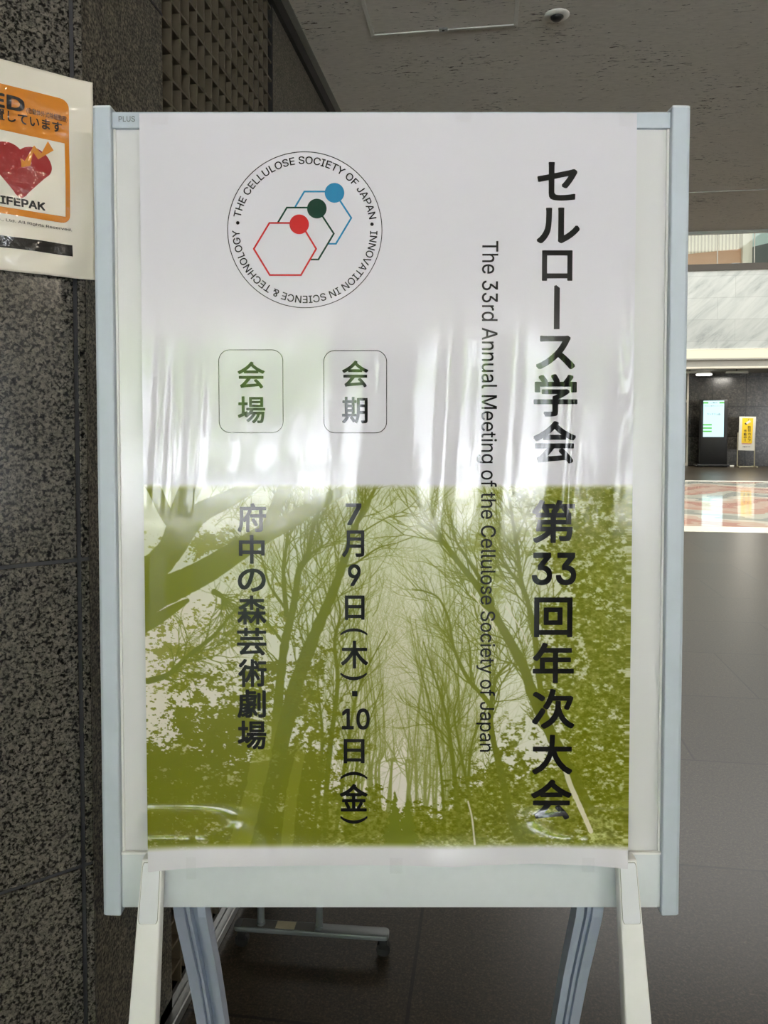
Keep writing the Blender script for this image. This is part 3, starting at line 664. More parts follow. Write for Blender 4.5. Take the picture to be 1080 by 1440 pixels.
    'u': (410, '182 -5 164 -4 146 -1 130 4 115 11 101 20 89 31 78 44 69 59 62 76 57 95 54 116 53 139 53 379 114 379 114 144 115 123 119 105 127 89 137 75 150 64 164 56 181 52 200 50 213 51 226 53 238 57 249 62 259 69 268 77 276 86 283 97 289 109 293 122 295 137 296 153 296 379 357 379 357 0 298 0 298 92 307 92 297 67 286 47 272 30 257 17 240 7 222 0 203 -4'),
    'v': (389, '163 0 17 379 84 379 165 155 171 138 177 121 182 104 187 87 191 70 196 53 201 37 206 21 184 21 189 37 194 53 198 70 203 87 207 104 213 121 218 138 224 155 305 379 371 379 226 0'),
    'y': (389, '47 -139 61 -86 71 -87 80 -89 88 -90 96 -90 104 -89 111 -87 118 -84 124 -80 130 -74 136 -67 141 -58 146 -48 151 -36 163 -1 17 379 84 379 165 155 171 138 177 121 182 104 187 87 191 70 196 53 201 37 206 21 184 21 188 37 193 53 198 70 202 87 207 104 212 121 218 138 224 155 305 379 371 379 204 -58 198 -72 191 -85 184 -97 177 -107 168 -116 159 -124 150 -130 139 -136 128 -140 117 -143 104 -145 91 -145 84 -145 77 -145 71 -144 65 -143 59 -142 54 -141 51 -140')}


def fill_contours(txt):
    """Non-zero winding fill of closed contours, as stacked trapezoids."""
    E_, ys = [], set()
    for c in txt.split('|'):
        p = np.array(c.split(), float).reshape(-1, 2)
        for a, b in zip(p, np.roll(p, -1, 0)):
            ys.add(a[1])
            if a[1] != b[1]:
                E_.append((a[0], a[1], b[0], b[1], 1) if a[1] < b[1] else (b[0], b[1], a[0], a[1], -1))
    for i in range(len(E_)):                       # where edges cross
        x1, y1, x2, y2, _ = E_[i]
        for x3, y3, x4, y4, _ in E_[i + 1:]:
            den = (x2 - x1) * (y4 - y3) - (y2 - y1) * (x4 - x3)
            if den:
                t_ = ((x3 - x1) * (y4 - y3) - (y3 - y1) * (x4 - x3)) / den
                u_ = ((x3 - x1) * (y2 - y1) - (y3 - y1) * (x2 - x1)) / den
                if 0 < t_ < 1 and 0 < u_ < 1:
                    ys.add(y1 + t_ * (y2 - y1))
    ys = sorted(ys)
    vs, fs = [], []
    for y0, y1 in zip(ys, ys[1:]):
        if y1 - y0 < 1e-6:
            continue
        m = (y0 + y1) / 2
        at_ = lambda e, y: e[0] + (e[2] - e[0]) * (y - e[1]) / (e[3] - e[1])
        act = sorted((at_(e, m), k) for k, e in enumerate(E_) if e[1] <= y0 + 1e-9 and e[3] >= y1 - 1e-9)
        wn_ = 0
        for _, k in act:
            if wn_ == 0:
                left = E_[k]
            wn_ += E_[k][4]
            if wn_ == 0:
                r = E_[k]
                o = len(vs)
                vs += [(at_(left, y0), y0), (at_(r, y0), y0), (at_(r, y1), y1), (at_(left, y1), y1)]
                fs.append((o, o + 1, o + 2, o + 3))
    return np.array(vs) / 1000, fs


_gc = {}
CAP = .509
STEP = 8e-6


def text_mesh(s, bold=0.0):
    """Outline triangles of a word; `bold` thickens the strokes by overlaying shifted copies.
    Returns points, faces and the copy number of every point (copies are stacked a hair apart)."""
    key = (s, bold)
    if key not in _gc:
        if all(c in LATIN for c in s):
            vs, fs, x = [], [], 0
            for c in s:
                adv, con_ = LATIN[c]
                if con_:
                    v, f = fill_contours(con_)
                    o = sum(len(q) for q in vs)
                    vs.append(v + (x, 0))
                    fs += [tuple(o + i for i in t_) for t_ in f]
                x += adv / 1000
            vs = np.concatenate(vs)
        else:
            c = bpy.data.curves.new('tmp_text', 'FONT')
            c.body = s
            c.resolution_u = 4
            o = bpy.data.objects.new('tmp_text', c)
            COL.objects.link(o)
            bpy.context.view_layer.update()
            me = bpy.data.meshes.new_from_object(o.evaluated_get(bpy.context.evaluated_depsgraph_get()))
            vs = np.array([v.co[:2] for v in me.vertices])
            fs = [tuple(p.vertices) for p in me.polygons]
            bpy.data.meshes.remove(me)
            bpy.data.objects.remove(o)
            bpy.data.curves.remove(c)
        if bold:
            n = len(vs)
            sh = [(0, 0)] + [(bold * cos(k * pi / 4), bold * sin(k * pi / 4)) for k in range(8)]
            sh = [(a * (1.25 if abs(a * b) > 1e-9 else 1), b * (1.25 if abs(a * b) > 1e-9 else 1)) for a, b in sh]
            vs = np.concatenate([vs + q for q in sh])
            fs = [tuple(i + k * n for i in f) for k in range(9) for f in fs]
            lay = np.repeat(np.arange(9), n)
        else:
            lay = np.zeros(len(vs), int)
        _gc[key] = (vs, fs, lay)
    return _gc[key]


def fit(s, x0, x1, z0, z1, bold=0.0, rot=0):
    """Text outline fitted to a box; rot=1 turns it a quarter clockwise (vertical setting)."""
    vs, fs, lay = text_mesh(s, bold)
    vs = vs.copy()
    if rot:
        vs = np.stack([vs[:, 1], -vs[:, 0]], 1)
    lo, hi = vs.min(0), vs.max(0)
    n = (vs - lo) / np.maximum(hi - lo, 1e-6)
    return np.stack([x0 + n[:, 0] * (x1 - x0), z0 + n[:, 1] * (z1 - z0), lay * STEP], 1), fs


def slice_x(vs, fs, step=.004):
    """Cut flat polygons into narrow upright strips so that they follow ridges in the paper."""
    V, F_ = [tuple(v) for v in vs], []
    out_v, out_f = [], []

    def clip(poly, x, keep_left):
        res = []
        for a, b in zip(poly, poly[1:] + poly[:1]):
            ia, ib = (a[0] <= x) == keep_left, (b[0] <= x) == keep_left
            if ia:
                res.append(a)
            if ia != ib:
                t_ = (x - a[0]) / (b[0] - a[0])
                res.append(tuple(p + (q - p) * t_ for p, q in zip(a, b)))
        return res
    for f in fs:
        poly = [V[i] for i in f]
        x1 = max(p[0] for p in poly)
        k = floor(min(p[0] for p in poly) / step) + 1
        while k * step < x1 - 1e-6 and len(poly) > 2:
            l = clip(poly, k * step, True)
            poly = clip(poly, k * step, False)
            if len(l) > 2:
                out_f.append(tuple(range(len(out_v), len(out_v) + len(l))))
                out_v += l
            k += 1
        if len(poly) > 2:
            out_f.append(tuple(range(len(out_v), len(out_v) + len(poly))))
            out_v += poly
    return out_v, out_f


class Flat:
    """Collects flat printed shapes in (x, z) of a sheet's own plane."""

    def __init__(self):
        self.v, self.f = [], []

    def add(self, vs, fs):
        o = len(self.v)
        self.v += [(p[0], p[1], p[2] if len(p) > 2 else 0.0) for p in vs]
        self.f += [tuple(i + o for i in f) for f in fs]
        return self

    def poly(self, pts):
        return self.add(pts, [tuple(range(len(pts)))])

    def disc(self, cx, cz, rx, rz=None, n=40):
        rz = rz or rx
        return self.poly([(cx + rx * cos(2 * pi * k / n), cz + rz * sin(2 * pi * k / n)) for k in range(n)])

    def stroke(self, pts, w, closed=True, step=.004):
        fine = []
        for i, p in enumerate(pts):
            q = pts[(i + 1) % len(pts)]
            m = max(1, int(hypot(q[0] - p[0], q[1] - p[1]) / step)) if closed or i < len(pts) - 1 else 1
            fine += [(p[0] + (q[0] - p[0]) * k / m, p[1] + (q[1] - p[1]) * k / m) for k in range(m)]
        pts = fine
        n = len(pts)
        P = [V3((p[0], p[1], 0)) for p in pts]
        a, b = [], []
        for i in range(n):
            p, q, r = P[i - 1] if closed or i else P[i], P[i], P[(i + 1) % n] if closed or i < n - 1 else P[i]
            d0 = (q - p).normalized() if (q - p).length else (r - q).normalized()
            d1 = (r - q).normalized() if (r - q).length else d0
            m = (d0 + d1).normalized()
            nn = V3((-m.y, m.x, 0))
            k = w / 2 / max(.3, nn.dot(V3((-d0.y, d0.x, 0))))
            a.append(q + nn * k)
            b.append(q - nn * k)
        vs = [(p.x, p.y) for p in a] + [(p.x, p.y) for p in b]
        m = n if closed else n - 1
        return self.add(vs, [(i, (i + 1) % n, n + (i + 1) % n, n + i) for i in range(m)])


def rrect(x0, x1, z0, z1, r, n=8):
    out = []
    for cx, cz, a in ((x1 - r, z1 - r, 0), (x0 + r, z1 - r, 90), (x0 + r, z0 + r, 180), (x1 - r, z0 + r, 270)):
        for k in range(n + 1):
            t_ = radians(a + 90 * k / n)
            out.append((cx + r * cos(t_), cz + r * sin(t_)))
    return out


# ================================================================== THE SETTING
CEIL, CEIL_END = 2.34, 4.865
struct(MB().box(-4, 16, -8.2, 26, -.12, 0), 'floor', M['floor'])
struct(MB().box(-.58, 14, FAC_Y, CEIL_END, CEIL, CEIL + .35), 'ceiling', M['ceiling'])
struct(MB().box(-4.0, -.58, FAC_Y, 1.6, CEIL, CEIL + .35), 'ceiling', M['ceiling'])
# metal reveal across the ceiling
struct(MB().box(-.6, 12, 4.05, 4.062, CEIL - .004, CEIL + .001), 'trim_1', M['alu_dull'])
struct(MB().box(-.6, 12, CEIL_END - .002, CEIL_END + .012, CEIL - .02, CEIL + .36), 'trim_2', M['alu_dull'])

# left wall: granite | lattice recess | granite
LY0, LY1 = 1.3255, 2.032
WX = -.6
g = MB()
g.prism([(PIL.x, PIL.y), (WX, LY0), (WX - .30, LY0), (WX - .30, PIL.y + .25)], 0, CEIL + .3, 'z')
struct(g, 'wall_left', M['side_granite'])
struct(MB().box(WX - .3, WX, LY1, CEIL_END + 18.2, 0, CEIL - .045).box(WX - .3, WX, CEIL_END, CEIL_END + 18.2, CEIL - .05, 9.2), 'wall_left', M['side_granite'])
struct(MB().box(WX - .30, WX - .10, LY0, LY1, 0, CEIL + .3), 'wall_left', M['lattice_back'])
# joint near the top of the side granite
struct(MB().box(WX - .003, WX + .0015, 1.06, LY0, 1.892, 1.896), 'trim_3', M['groove'])
# chamfered pillar face, built of slabs with sealed joints
vx = aed(106, 300)[0]
jz = [aed(0, 1263)[1] * .5 + aed(116, 1225)[1] * .5, aed(0, 801)[1] * .5 + aed(111, 788.5)[1] * .5]
jz = [jz[0] - (jz[1] - jz[0]), jz[0], jz[1]]
jz += [jz[2] + 1.22, CEIL + .3]
pil = empty('wall_pillar', PIL, radians(45))
tag(pil, kind='structure')
zs = [0] + jz
g = MB()
for z0, z1 in zip(zs, zs[1:]):
    for x0, x1 in ((-1.6, -.72), (-.72, vx - .0022), (vx + .0022, 0)):
        if z1 - z0 > .02:
            g.box(x0 + (.002 if x0 > -1 else 0), x1, 0, .3 if x1 < -.01 else .012, z0 + .003, z1 - .003, .0012, 1)
g.build('slabs', M['pillar'], pil)
MB().box(-1.6, 0, .004, .2, 0, CEIL + .3).build('joints', M['groove'], pil)
# lower left of the room behind the pillar (seen only in reflections)
struct(MB().box(-4.0, -3.8, FAC_Y, 0, 0, CEIL), 'wall_west', M['white_wall'])
struct(MB().box(-4.0, -1.7, -.08, .06, 0, CEIL), 'wall_west', M['pillar'])
# shadow-gap trim along the ceiling and the pale ceiling edge
struct(MB().box(WX - .3, WX + .012, LY0 - .3, CEIL_END, CEIL - .045, CEIL + .02), 'trim_4', M['black_trim'])
struct(MB().box(WX + .012, WX + .032, 1.05, CEIL_END, CEIL - .003, CEIL + .01), 'trim_5', M['alu_dull'])
# metal floor rail under the lattice
struct(MB().box(WX, WX + .018, 1.06, CEIL_END + 2, 0, .022, .002, 1).box(WX - .006, WX, 1.06, CEIL_END + 2, 0, .045), 'baseboard_left', M['alu'])

# far end of the hall
GY, MY, UY = 22.9, 20.5, 23.5
struct(MB().box(5.74, 16, GY, GY + .3, 0, 2.80), 'wall_far', M['far_granite'])
struct(MB().box(-.9, 1.2, GY, GY + .3, 0, 2.80), 'wall_far', M['far_granite'])
struct(MB().box(-.9, 16, MY, GY + .8, 2.70, 2.86), 'ceiling', M['grey_fascia'])
struct(MB().box(-.9, 16, MY - .02, MY, 2.655, 2.70).box(-.9, 16, MY + .03, MY + .06, 2.64, 2.70), 'trim_6', M['column_white'])
struct(MB().box(-.9, 16, MY, MY + .25, 3.15, 5.18), 'wall_balcony', M['marble'])
struct(MB().box(-.9, 16, MY - .04, MY + .02, 3.14, 3.165), 'trim_7', M['column_white'])
struct(MB().box(-.9, 16, MY - .03, UY, 5.18, 5.345), 'trim_8', M['dark_wall'])
struct(MB().box(-.9, 16, MY + .25, UY, 2.86, 5.18), 'wall_core', M['dark_wall'])
struct(MB().box(-.9, 7.27, UY, UY + .2, 5.345, 9.2), 'wall_upper', M['ribbed'])
struct(MB().box(7.61, 16, UY, UY + .2, 5.345, 9.2), 'wall_upper', M['teal'])
struct(MB().box(-.9, 16, UY + .2, UY + .3, 0, 9.2), 'wall_end', M['white_wall'])
struct(MB().box(7.27, 7.44, UY - .25, UY + .1, 5.345, 9.2).box(7.44, 7.61, UY - .02, UY + .2, 5.345, 9.2), 'trim_9', M['column_white'])
struct(MB().box(15.8, 16, CEIL_END, UY, 0, 9.2).box(13.8, 14, FAC_Y, CEIL_END, 0, 2.7), 'wall_right', M['white_wall'])
struct(MB().box(-.9, 16, CEIL_END, CEIL_END + .2, CEIL + .34, 9.2), 'wall_over_ceiling', M['white_wall'])
struct(MB().box(-.9, 16, CEIL_END, UY + .3, 9.2, 9.4), 'ceiling', M['white_wall'])
# stair slope behind the balcony glass
g = MB()
g.prism([(4.0, 5.345), (7.27, 5.345), (7.27, 6.37), (5.3, 6.22), (4.0, 6.10)], UY - .1, UY, 'y')
struct(g, 'trim_10', M['salmon'])
g = MB()
g.prism([(7.61, 5.345), (10, 5.345), (10, 6.95), (7.61, 6.42)], UY - .06, UY, 'y')
struct(g, 'trim_11', M['dark_glass'])

# glazed bay left of the far granite; glowing panel stands in for daylit greenery
wf = empty('window_1', (3.4, GY, 0))
tag(wf, kind='structure')
g = MB()
for x in (-2.2, -1.1, 0, 1.1, 2.285):
    g.box(x, x + .05, 0, .1, 0, 2.8)
for z in (0, .9, 1.85, 2.72):
    g.box(-2.2, 2.33, .01, .09, z, z + .08)
g.build('window_frame', M['column_white'], wf)
MB().box(-2.2, 2.33, .04, .05, 0, 2.8).build('pane', M['glass'], wf)
struct(MB().box(1.2, 6.2, GY + 1.9, GY + 2.0, 0, 2.8), 'garden_glow_panel', glow('garden_daylight', (196, 220, 170), .5))

# entrance front behind the camera: piers between glazed bays, spaced to shape poster reflections
g = MB()
bays = [(-2.7, -1.5), (-1.15, .5), (1.75, 3.0), (4.4, 5.0), (6.6, 8.2), (9.6, 11.2)]
edges = [-4.0] + [e for b_ in bays for e in b_] + [14.0]
for a, b_ in zip(edges[0::2], edges[1::2]):
    g.box(a, b_, FAC_Y - .2, FAC_Y + .2, 0, CEIL)
struct(g, 'wall_back', M['dark_wall'])
g = MB()
for a, b_ in bays:
    g.box((a + b_) / 2 - .03, (a + b_) / 2 + .03, FAC_Y - .03, FAC_Y + .03, .1, CEIL).box(a, b_, FAC_Y - .03, FAC_Y + .03, 0, .12)
struct(g, 'trim_12', M['alu_dull'])
struct(MB().box(-3.8, 13.8, -7.8, -4.6, 0, .004), 'floor_bounce_strip', M['bounce_pale'])  # unseen pale strip, added to bounce sunlight up to the ceiling
struct(MB().box(-25, 30, -40, -8.2, -.12, -.02), 'floor_forecourt', M['paving'])
rnd = random.Random(5)
g = MB()
for (tx, ty, th, tr_) in ((-3.2, -17, 2.6, 1.7), (-.8, -15, 2.2, 1.3), (2.5, -21, 3.4, 2.0), (6.5, -18, 2.7, 1.8), (11, -20, 3.2, 2.2), (-9, -18, 3, 2)):
    for k in range(26):
        b = bmesh.new()
        bmesh.ops.create_icosphere(b, subdivisions=1, radius=tr_ * rnd.uniform(.25, .45))
        bmesh.ops.translate(b, verts=b.verts[:], vec=(tx + rnd.gauss(0, tr_ * .45), ty + rnd.gauss(0, tr_ * .45), th + rnd.gauss(0, tr_ * .4)))
        g.merge(b)
    g.tube((tx, ty, 0), (tx, ty, th), .12)
tag(g.build('garden_foliage', M['foliage']), 'leafy green garden planting outside the glazed entrance, mirrored in the glossy poster', 'foliage', None, 'stuff')

# ================================================================== LATTICE SCREEN
lat = empty('lattice_screen', (WX, LY0, 0), 0, 'taupe egg-crate lattice screen set into the dark granite left wall behind the board', 'screen')
PY_, PZ_ = .0413, .0488
g = MB()
nv = int((LY1 - LY0) / PY_)
for k in range(nv + 1):
    y = 1.3688 - LY0 + (k - 1) * PY_ - .0035
    if 0 <= y < LY1 - LY0 - .01:
        g.box(-.048, 0, y, y + .005, .045, CEIL - .045)
zz = 1.8942 % PZ_
for k in range(1, 60):
    z = zz + k * PZ_
    if .06 < z < CEIL - .05:
        g.box(-.047, -.0005, 0.001, LY1 - LY0 - .008, z - .0025, z + .0025)
g.build('lattice', M['lattice'], lat)
MB().box(-.06, -.05, 0, LY1 - LY0, .03, CEIL - .05).build('backing', M['lattice_back'], lat)
MB().box(-.05, .002, LY1 - LY0 - .009, LY1 - LY0 - .002, .03, CEIL - .046).build('edge_strip', M['black_trim'], lat)

# ================================================================== CEILING FITTINGS
h0, h1 = pz(525, 47, CEIL), pz(722, 40, CEIL)
hx0, hx1, hy = h0.x - .008, h1.x + .012, (h0.y + h1.y) / 2
hat = empty('ceiling_hatch', ((hx0 + hx1) / 2, hy - .22, CEIL), 0, 'square access hatch with an aluminium frame in the dark fissured ceiling', 'hatch')
hw = (hx1 - hx0) / 2
g = MB()
for a in ((-hw, hw, .208, .22), (-hw, hw, -.22, -.208), (-hw, -hw + .012, -.208, .208), (hw - .012, hw, -.208, .208)):
    g.box(*a, -.004, .002, .001, 1)
g.build('frame', M['hatch_frame'], hat)
MB().box(-hw + .013, hw - .013, -.207, .207, -.0015, .004).build('panel', M['ceiling'], hat)
g = MB().box(-.013, .013, .196, .212, -.007, -.002, .001, 1)
lt = g.build('latch', M['alu'], hat)
MB().tube((0, .203, -.0085), (0, .203, -.006), .004).build('keyhole', M['black'], lt)
sp_ = pz(783, 21, CEIL)
sen = empty('ceiling_sensor', (sp_.x, sp_.y, CEIL), 0, 'small round recessed sensor with a dark lens in the ceiling', 'sensor')
MB().lathe([(.036, .002), (.036, -.003), (.032, -.006), (.020, -.007), (.019, -.003), (.019, .002)], 40).build('ring', M['hatch_frame'], sen, True)
MB().lathe([(.0185, .0), (.017, -.010), (.011, -.016), (.004, -.018)], 32).build('lens', M['black'], sen, True)

# ================================================================== INFORMATION BOARD (A-frame stand)
BO = FW * BD
brd = empty('information_board', (BO.x, BO.y, 0), YAW, 'pale blue-grey framed white notice board on splayed legs, carrying the big printed poster', 'notice board')
XL, XR = -.403, .4235
ZT, ZB = 1.5795, .4405
sw = .0262


def stile(x0, x1, s):
    g = MB()
    prof = [(x0, .0), (x0 + .001, -.003), (x0 + .005, -.0052), (x1 - .0015, -.006), (x1, -.005), (x1, .026), (x0, .026)] if s < 0 else \
        [(x0, -.005), (x0 + .0015, -.006), (x1 - .005, -.0052), (x1 - .001, -.003), (x1, .0), (x1, .026), (x0, .026)]
    g.prism(prof, ZB, ZT, 'z', .0005)
    o = g.build('stile', M['frame'], brd)
    c = MB()
    c.prism([(p[0] + (.001 if p[0] > (x0 + x1) / 2 else -.001) * 0, p[1]) for p in prof], ZT, ZT + .0025, 'z')
    c.build('end_cap', M['frame_dark'], o)
    return o


stile(XL, XL + sw, -1)
stile(XR - sw, XR, 1)
rt0 = bl(200, 157)[1]
rt1 = bl(200, 180)[1]
MB().box(XL + sw, XR - sw, .0, .022, rt1, rt0, .0015).build('top_rail', M['frame'], brd, True)
rb0, rb1 = bl(200, 1201)[1], bl(200, 1276.5)[1]
rb = MB().box(XL + sw, XR - sw, .0, .022, rb1, rb0, .0015).build('bottom_rail', M['frame_dark'], brd, True)
MB().box(XL + sw, XR - sw, -.0005, .004, rb0 - .0005, rb0 + .0025).build('bead', M['leg_white'], brd)
MB().box(XL + sw - .003, XR - sw + .003, .006, .014, rb0 - .01, rt1 + .01).build('writing_panel', M['enamel'], brd)
MB().box(XL + sw - .003, XR - sw + .003, .015, .02, rb0 - .01, rt1 + .01).build('back_panel', M['frame_dark'], brd)
for x0 in (XL + sw + .0005, XR - sw - .0035):
    MB().box(x0, x0 + .003, .003, .007, rb0, rt1).build('side_bead', M['leg_white'], brd)
fl = Flat()
fl.add(*fit('PLUS', *[bl(167, 165)[0], bl(190, 165)[0], bl(178, 171.5)[1], bl(178, 163.5)[1]], bold=.004))
raw('maker_lettering', [(x, -.0008 - k, z) for x, z, k in fl.v], fl.f, M['ink_grey'], brd)


def front_leg(pt, pb_):
    """pt, pb_: pixel pairs of the front face at y=1210 and y=1440; depth falls towards the floor."""
    d0, d1 = BD - .021, BD - .050
    a0, z0 = bl(pt[0], 1209, d0)
    a1, _ = bl(pt[1], 1209, d0)
    b0, z1 = bl(pb_[0], 1440, d1)
    b1, _ = bl(pb_[1], 1440, d1)
    k = (z0 - 0) / (z0 - z1)
    e0, e1, ed = a0 + (b0 - a0) * k, a1 + (b1 - a1) * k, d0 + (d1 - d0) * k
    y0, y1 = d0 - BD, ed - BD
    th0, th1 = .019, .034
    g = MB()
    b = bmesh.new()
    vs = [b.verts.new(p) for p in ((a0, y0, z0), (a1, y0, z0), (a1, y0 + th0, z0), (a0, y0 + th0, z0), (e0, y1, 0), (e1, y1, 0), (e1, y1 + th1, 0), (e0, y1 + th1, 0))]
    for f in ((0, 1, 2, 3), (7, 6, 5, 4), (0, 4, 5, 1), (1, 5, 6, 2), (2, 6, 7, 3), (3, 7, 4, 0)):
        b.faces.new([vs[i] for i in f])
    bmesh.ops.recalc_face_normals(b, faces=b.faces[:])
    bmesh.ops.bevel(b, geom=b.edges[:], offset=.0025, segments=3, affect='EDGES', profile=.5)
    g.merge(b)
    o = g.build('front_leg', M['leg_white'], brd, True)
    # inset plate in the leg cap
    def at(u, z):
        q = (z0 - z) / z0
        x0, x1 = a0 + (e0 - a0) * q, a1 + (e1 - a1) * q
        return (x0 + (x1 - x0) * u, y0 + (y1 - y0) * q)
    zt, zb = z0 - .004, bl(pt[0], 1291, d0)[1]

    def plate(name, m_, iu, dz, off, mat):
        out = rrect(iu, 1 - iu, 0, 1, .09)
        pts = []
        for u, w_ in out:
            z = zb + dz + (zt - zb - 2 * dz) * w_
            x, y = at(u, z)
            pts.append((x, y, z))
        n = len(pts)
        v = [(x, y - off, z) for x, y, z in pts] + [(x, y + .002, z) for x, y, z in pts]
        f = [tuple(range(n))] + [(i, (i + 1) % n, n + (i + 1) % n, n + i) for i in range(n)]
        return raw(name, v, f, mat, o)
    plate('cap_gap', None, .075, -.0008, .0003, M['alu_dull'])
    plate('cap_inset', None, .10, 0, .0009, M['leg_inset'])
    MB().box(e0 - .002, e1 + .002, y1 - .003, y1 + th1 + .003, 0, .012, .002).build('foot_pad', M['rubber'], o)


front_leg((199, 228), (180, 218))
front_leg((869, 896), (880, 917))


def rear_leg(x0, x1, s, zbend):
    """Open aluminium channel raking back from the board, bending upright near the floor."""
    w = x1 - x0
    cx = (x0 + x1) / 2
    hw_ = w / 2
    prof = [(-hw_, -.012), (-hw_ + .016, -.012), (-hw_ + .016, -.004), (-hw_ + .020, -.004), (-hw_ + .020, -.010), (-hw_ + .024, -.010), (-hw_ + .024, .004), (hw_ - .012, .004), (hw_ - .012, -.012), (hw_, -.012), (hw_, .012), (-hw_, .012)]
    if s > 0:
        prof = [(-a, b) for a, b in prof][::-1]
    path = [(cx, .026, .56), (cx, .076, .395), (cx, .118, .31), (cx, .150, .245), (cx, .200, .130), (cx, .246, .012)]
    o = MB().sweep(prof, path).build('rear_leg', M['rear_leg'], brd)
    MB().box(cx - hw_ - .002, cx + hw_ + .002, .228, .266, 0, .014, .002).build('foot_pad', M['rubber'], o)


rear_leg(-.3205, -.272, -1, .245)
rear_leg(.293, .334, 1, .20)

# ================================================================== POSTER
PXL, PXR = -.339, .3503
PZT = 1.5735
PZB = .5045


def sm(a, b, x):
    t_ = np.clip((x - a) / (b - a), 0, 1)
    return t_ * t_ * (3 - 2 * t_)


RIDGES = [(-.322, .006, .30, .9), (-.300, .010, .42, 1.0), (-.262, .009, .45, .9), (-.20, .016, .38, .8), (-.155, .03, .45, .8), (-.03, .018, .55, .9),
          (.03, .02, .3, .5), (.085, .012, .75, 1.0), (.135, .02, .9, 1.0), (.175, .013, -.5, .9), (.232, .02, .7, 1.0), (.262, .008, .55, .9), (.33, .012, .5, .6)]


def wave(x, z):
    """How far the paper stands off the board (metres), at local x, z."""
    x, z = np.asarray(x, float), np.asarray(z, float)
    w = .0008 * np.sin(2 * pi * (x / .31 + .25 * z)) + .0006 * np.sin(2 * pi * (x / .17 - .3 * z) + 1.3)
    for cx, s, a, zs_ in RIDGES:
        prof = np.exp(-((z - 1.17) / (.16 * zs_)) ** 2) + .25 * np.exp(-((z - .95) / .3) ** 2)
        w = w + .0014 * a * np.exp(-((x - cx - .012 * np.sin(5 * (z - 1.1))) / s) ** 2) * prof
    w = w * sm(PZT, PZT - .09, z) * sm(.505, .60, z)
    # lower corners ride over the leg caps
    w = w + .0225 * sm(.603, .546, z) * sm(.15, .295, np.abs(x))
    w = w + .007 * sm(.56, .495, z) * (1 + .3 * np.sin(x * 22))
    # the right edge lifts a little
    w = w + .006 * np.exp(-((x - PXR) / .012) ** 2) * np.exp(-((z - 1.30) / .10) ** 2)
    return .0012 + w


def place(x, z, off=0.0):
    """Local position of a point of the sheet; the paper shortens a little where it bulges."""
    w = wave(x, z)
    return np.stack([x * (1 - w / BD), -w - off, EYE - (EYE - z) * (1 - w / BD)], -1)


def wave_n(x, z):
    e = 1e-4
    gx = -(wave(x + e, z) - wave(x - e, z)) / (2 * e)
    gz = -(wave(x, z + e) - wave(x, z - e)) / (2 * e)
    n = np.stack([gx, -np.ones_like(gx), gz], -1)
    return n / np.linalg.norm(n, axis=-1, keepdims=True)


# ---- the printed woodland picture, drawn into the sheet's colour attribute
PX0, PX1, PY0, PY1 = 203.0, 886.0, 676.0, 1200.0
RES = 1.3
GW, GH = int((PX1 - PX0) * RES), int((PY1 - PY0) * RES)
rng = np.random.default_rng(11)


def fnoise(cell, octv=4, gain=.55, ax=1.0):
    out = np.zeros((GH, GW))
    amp, tot = 1.0, 0
    for o in range(octv):
        cx, cy = max(1.2, cell * ax / 2 ** o), max(1.2, cell / 2 ** o)
        gw, gh = int(GW / cx) + 3, int(GH / cy) + 3
        gr = rng.random((gh, gw))
        xs, ys = np.arange(GW) / cx, np.arange(GH) / cy
        xi, yi = xs.astype(int), ys.astype(int)
        fx, fy = xs - xi, ys - yi
        fx, fy = fx * fx * (3 - 2 * fx), fy * fy * (3 - 2 * fy)
        a = gr[np.ix_(yi, xi)] * (1 - fx) + gr[np.ix_(yi, xi + 1)] * fx
        b = gr[np.ix_(yi + 1, xi)] * (1 - fx) + gr[np.ix_(yi + 1, xi + 1)] * fx
        out += amp * (a * (1 - fy[:, None]) + b * fy[:, None])
        tot += amp
        amp *= gain
    return out / tot


YY, XX = np.mgrid[0:GH, 0:GW]
QX, QY = PX0 + XX / RES, PY0 + YY / RES


def seg(cv, x0, y0, x1, y1, r0, r1, val=1.0):
    m = max(r0, r1) + 1.2
    a0, a1 = int((min(x0, x1) - m - PX0) * RES), int((max(x0, x1) + m - PX0) * RES) + 2
    b0, b1 = int((min(y0, y1) - m - PY0) * RES), int((max(y0, y1) + m - PY0) * RES) + 2
    a0, b0, a1, b1 = max(a0, 0), max(b0, 0), min(a1, GW), min(b1, GH)
    if a1 <= a0 or b1 <= b0:
        return
    X, Y = QX[b0:b1, a0:a1], QY[b0:b1, a0:a1]
    dx, dy = x1 - x0, y1 - y0
    t_ = np.clip(((X - x0) * dx + (Y - y0) * dy) / (dx * dx + dy * dy + 1e-9), 0, 1)
    d = np.hypot(X - x0 - dx * t_, Y - y0 - dy * t_)
    al = np.clip((r0 + (r1 - r0) * t_ - d) * RES + .5, 0, 1) * val
    if max(r0, r1) < .5:
        al = al * max(.35, min(1.0, (r0 + r1) * 1.1))
    np.maximum(cv[b0:b1, a0:a1], al, out=cv[b0:b1, a0:a1])


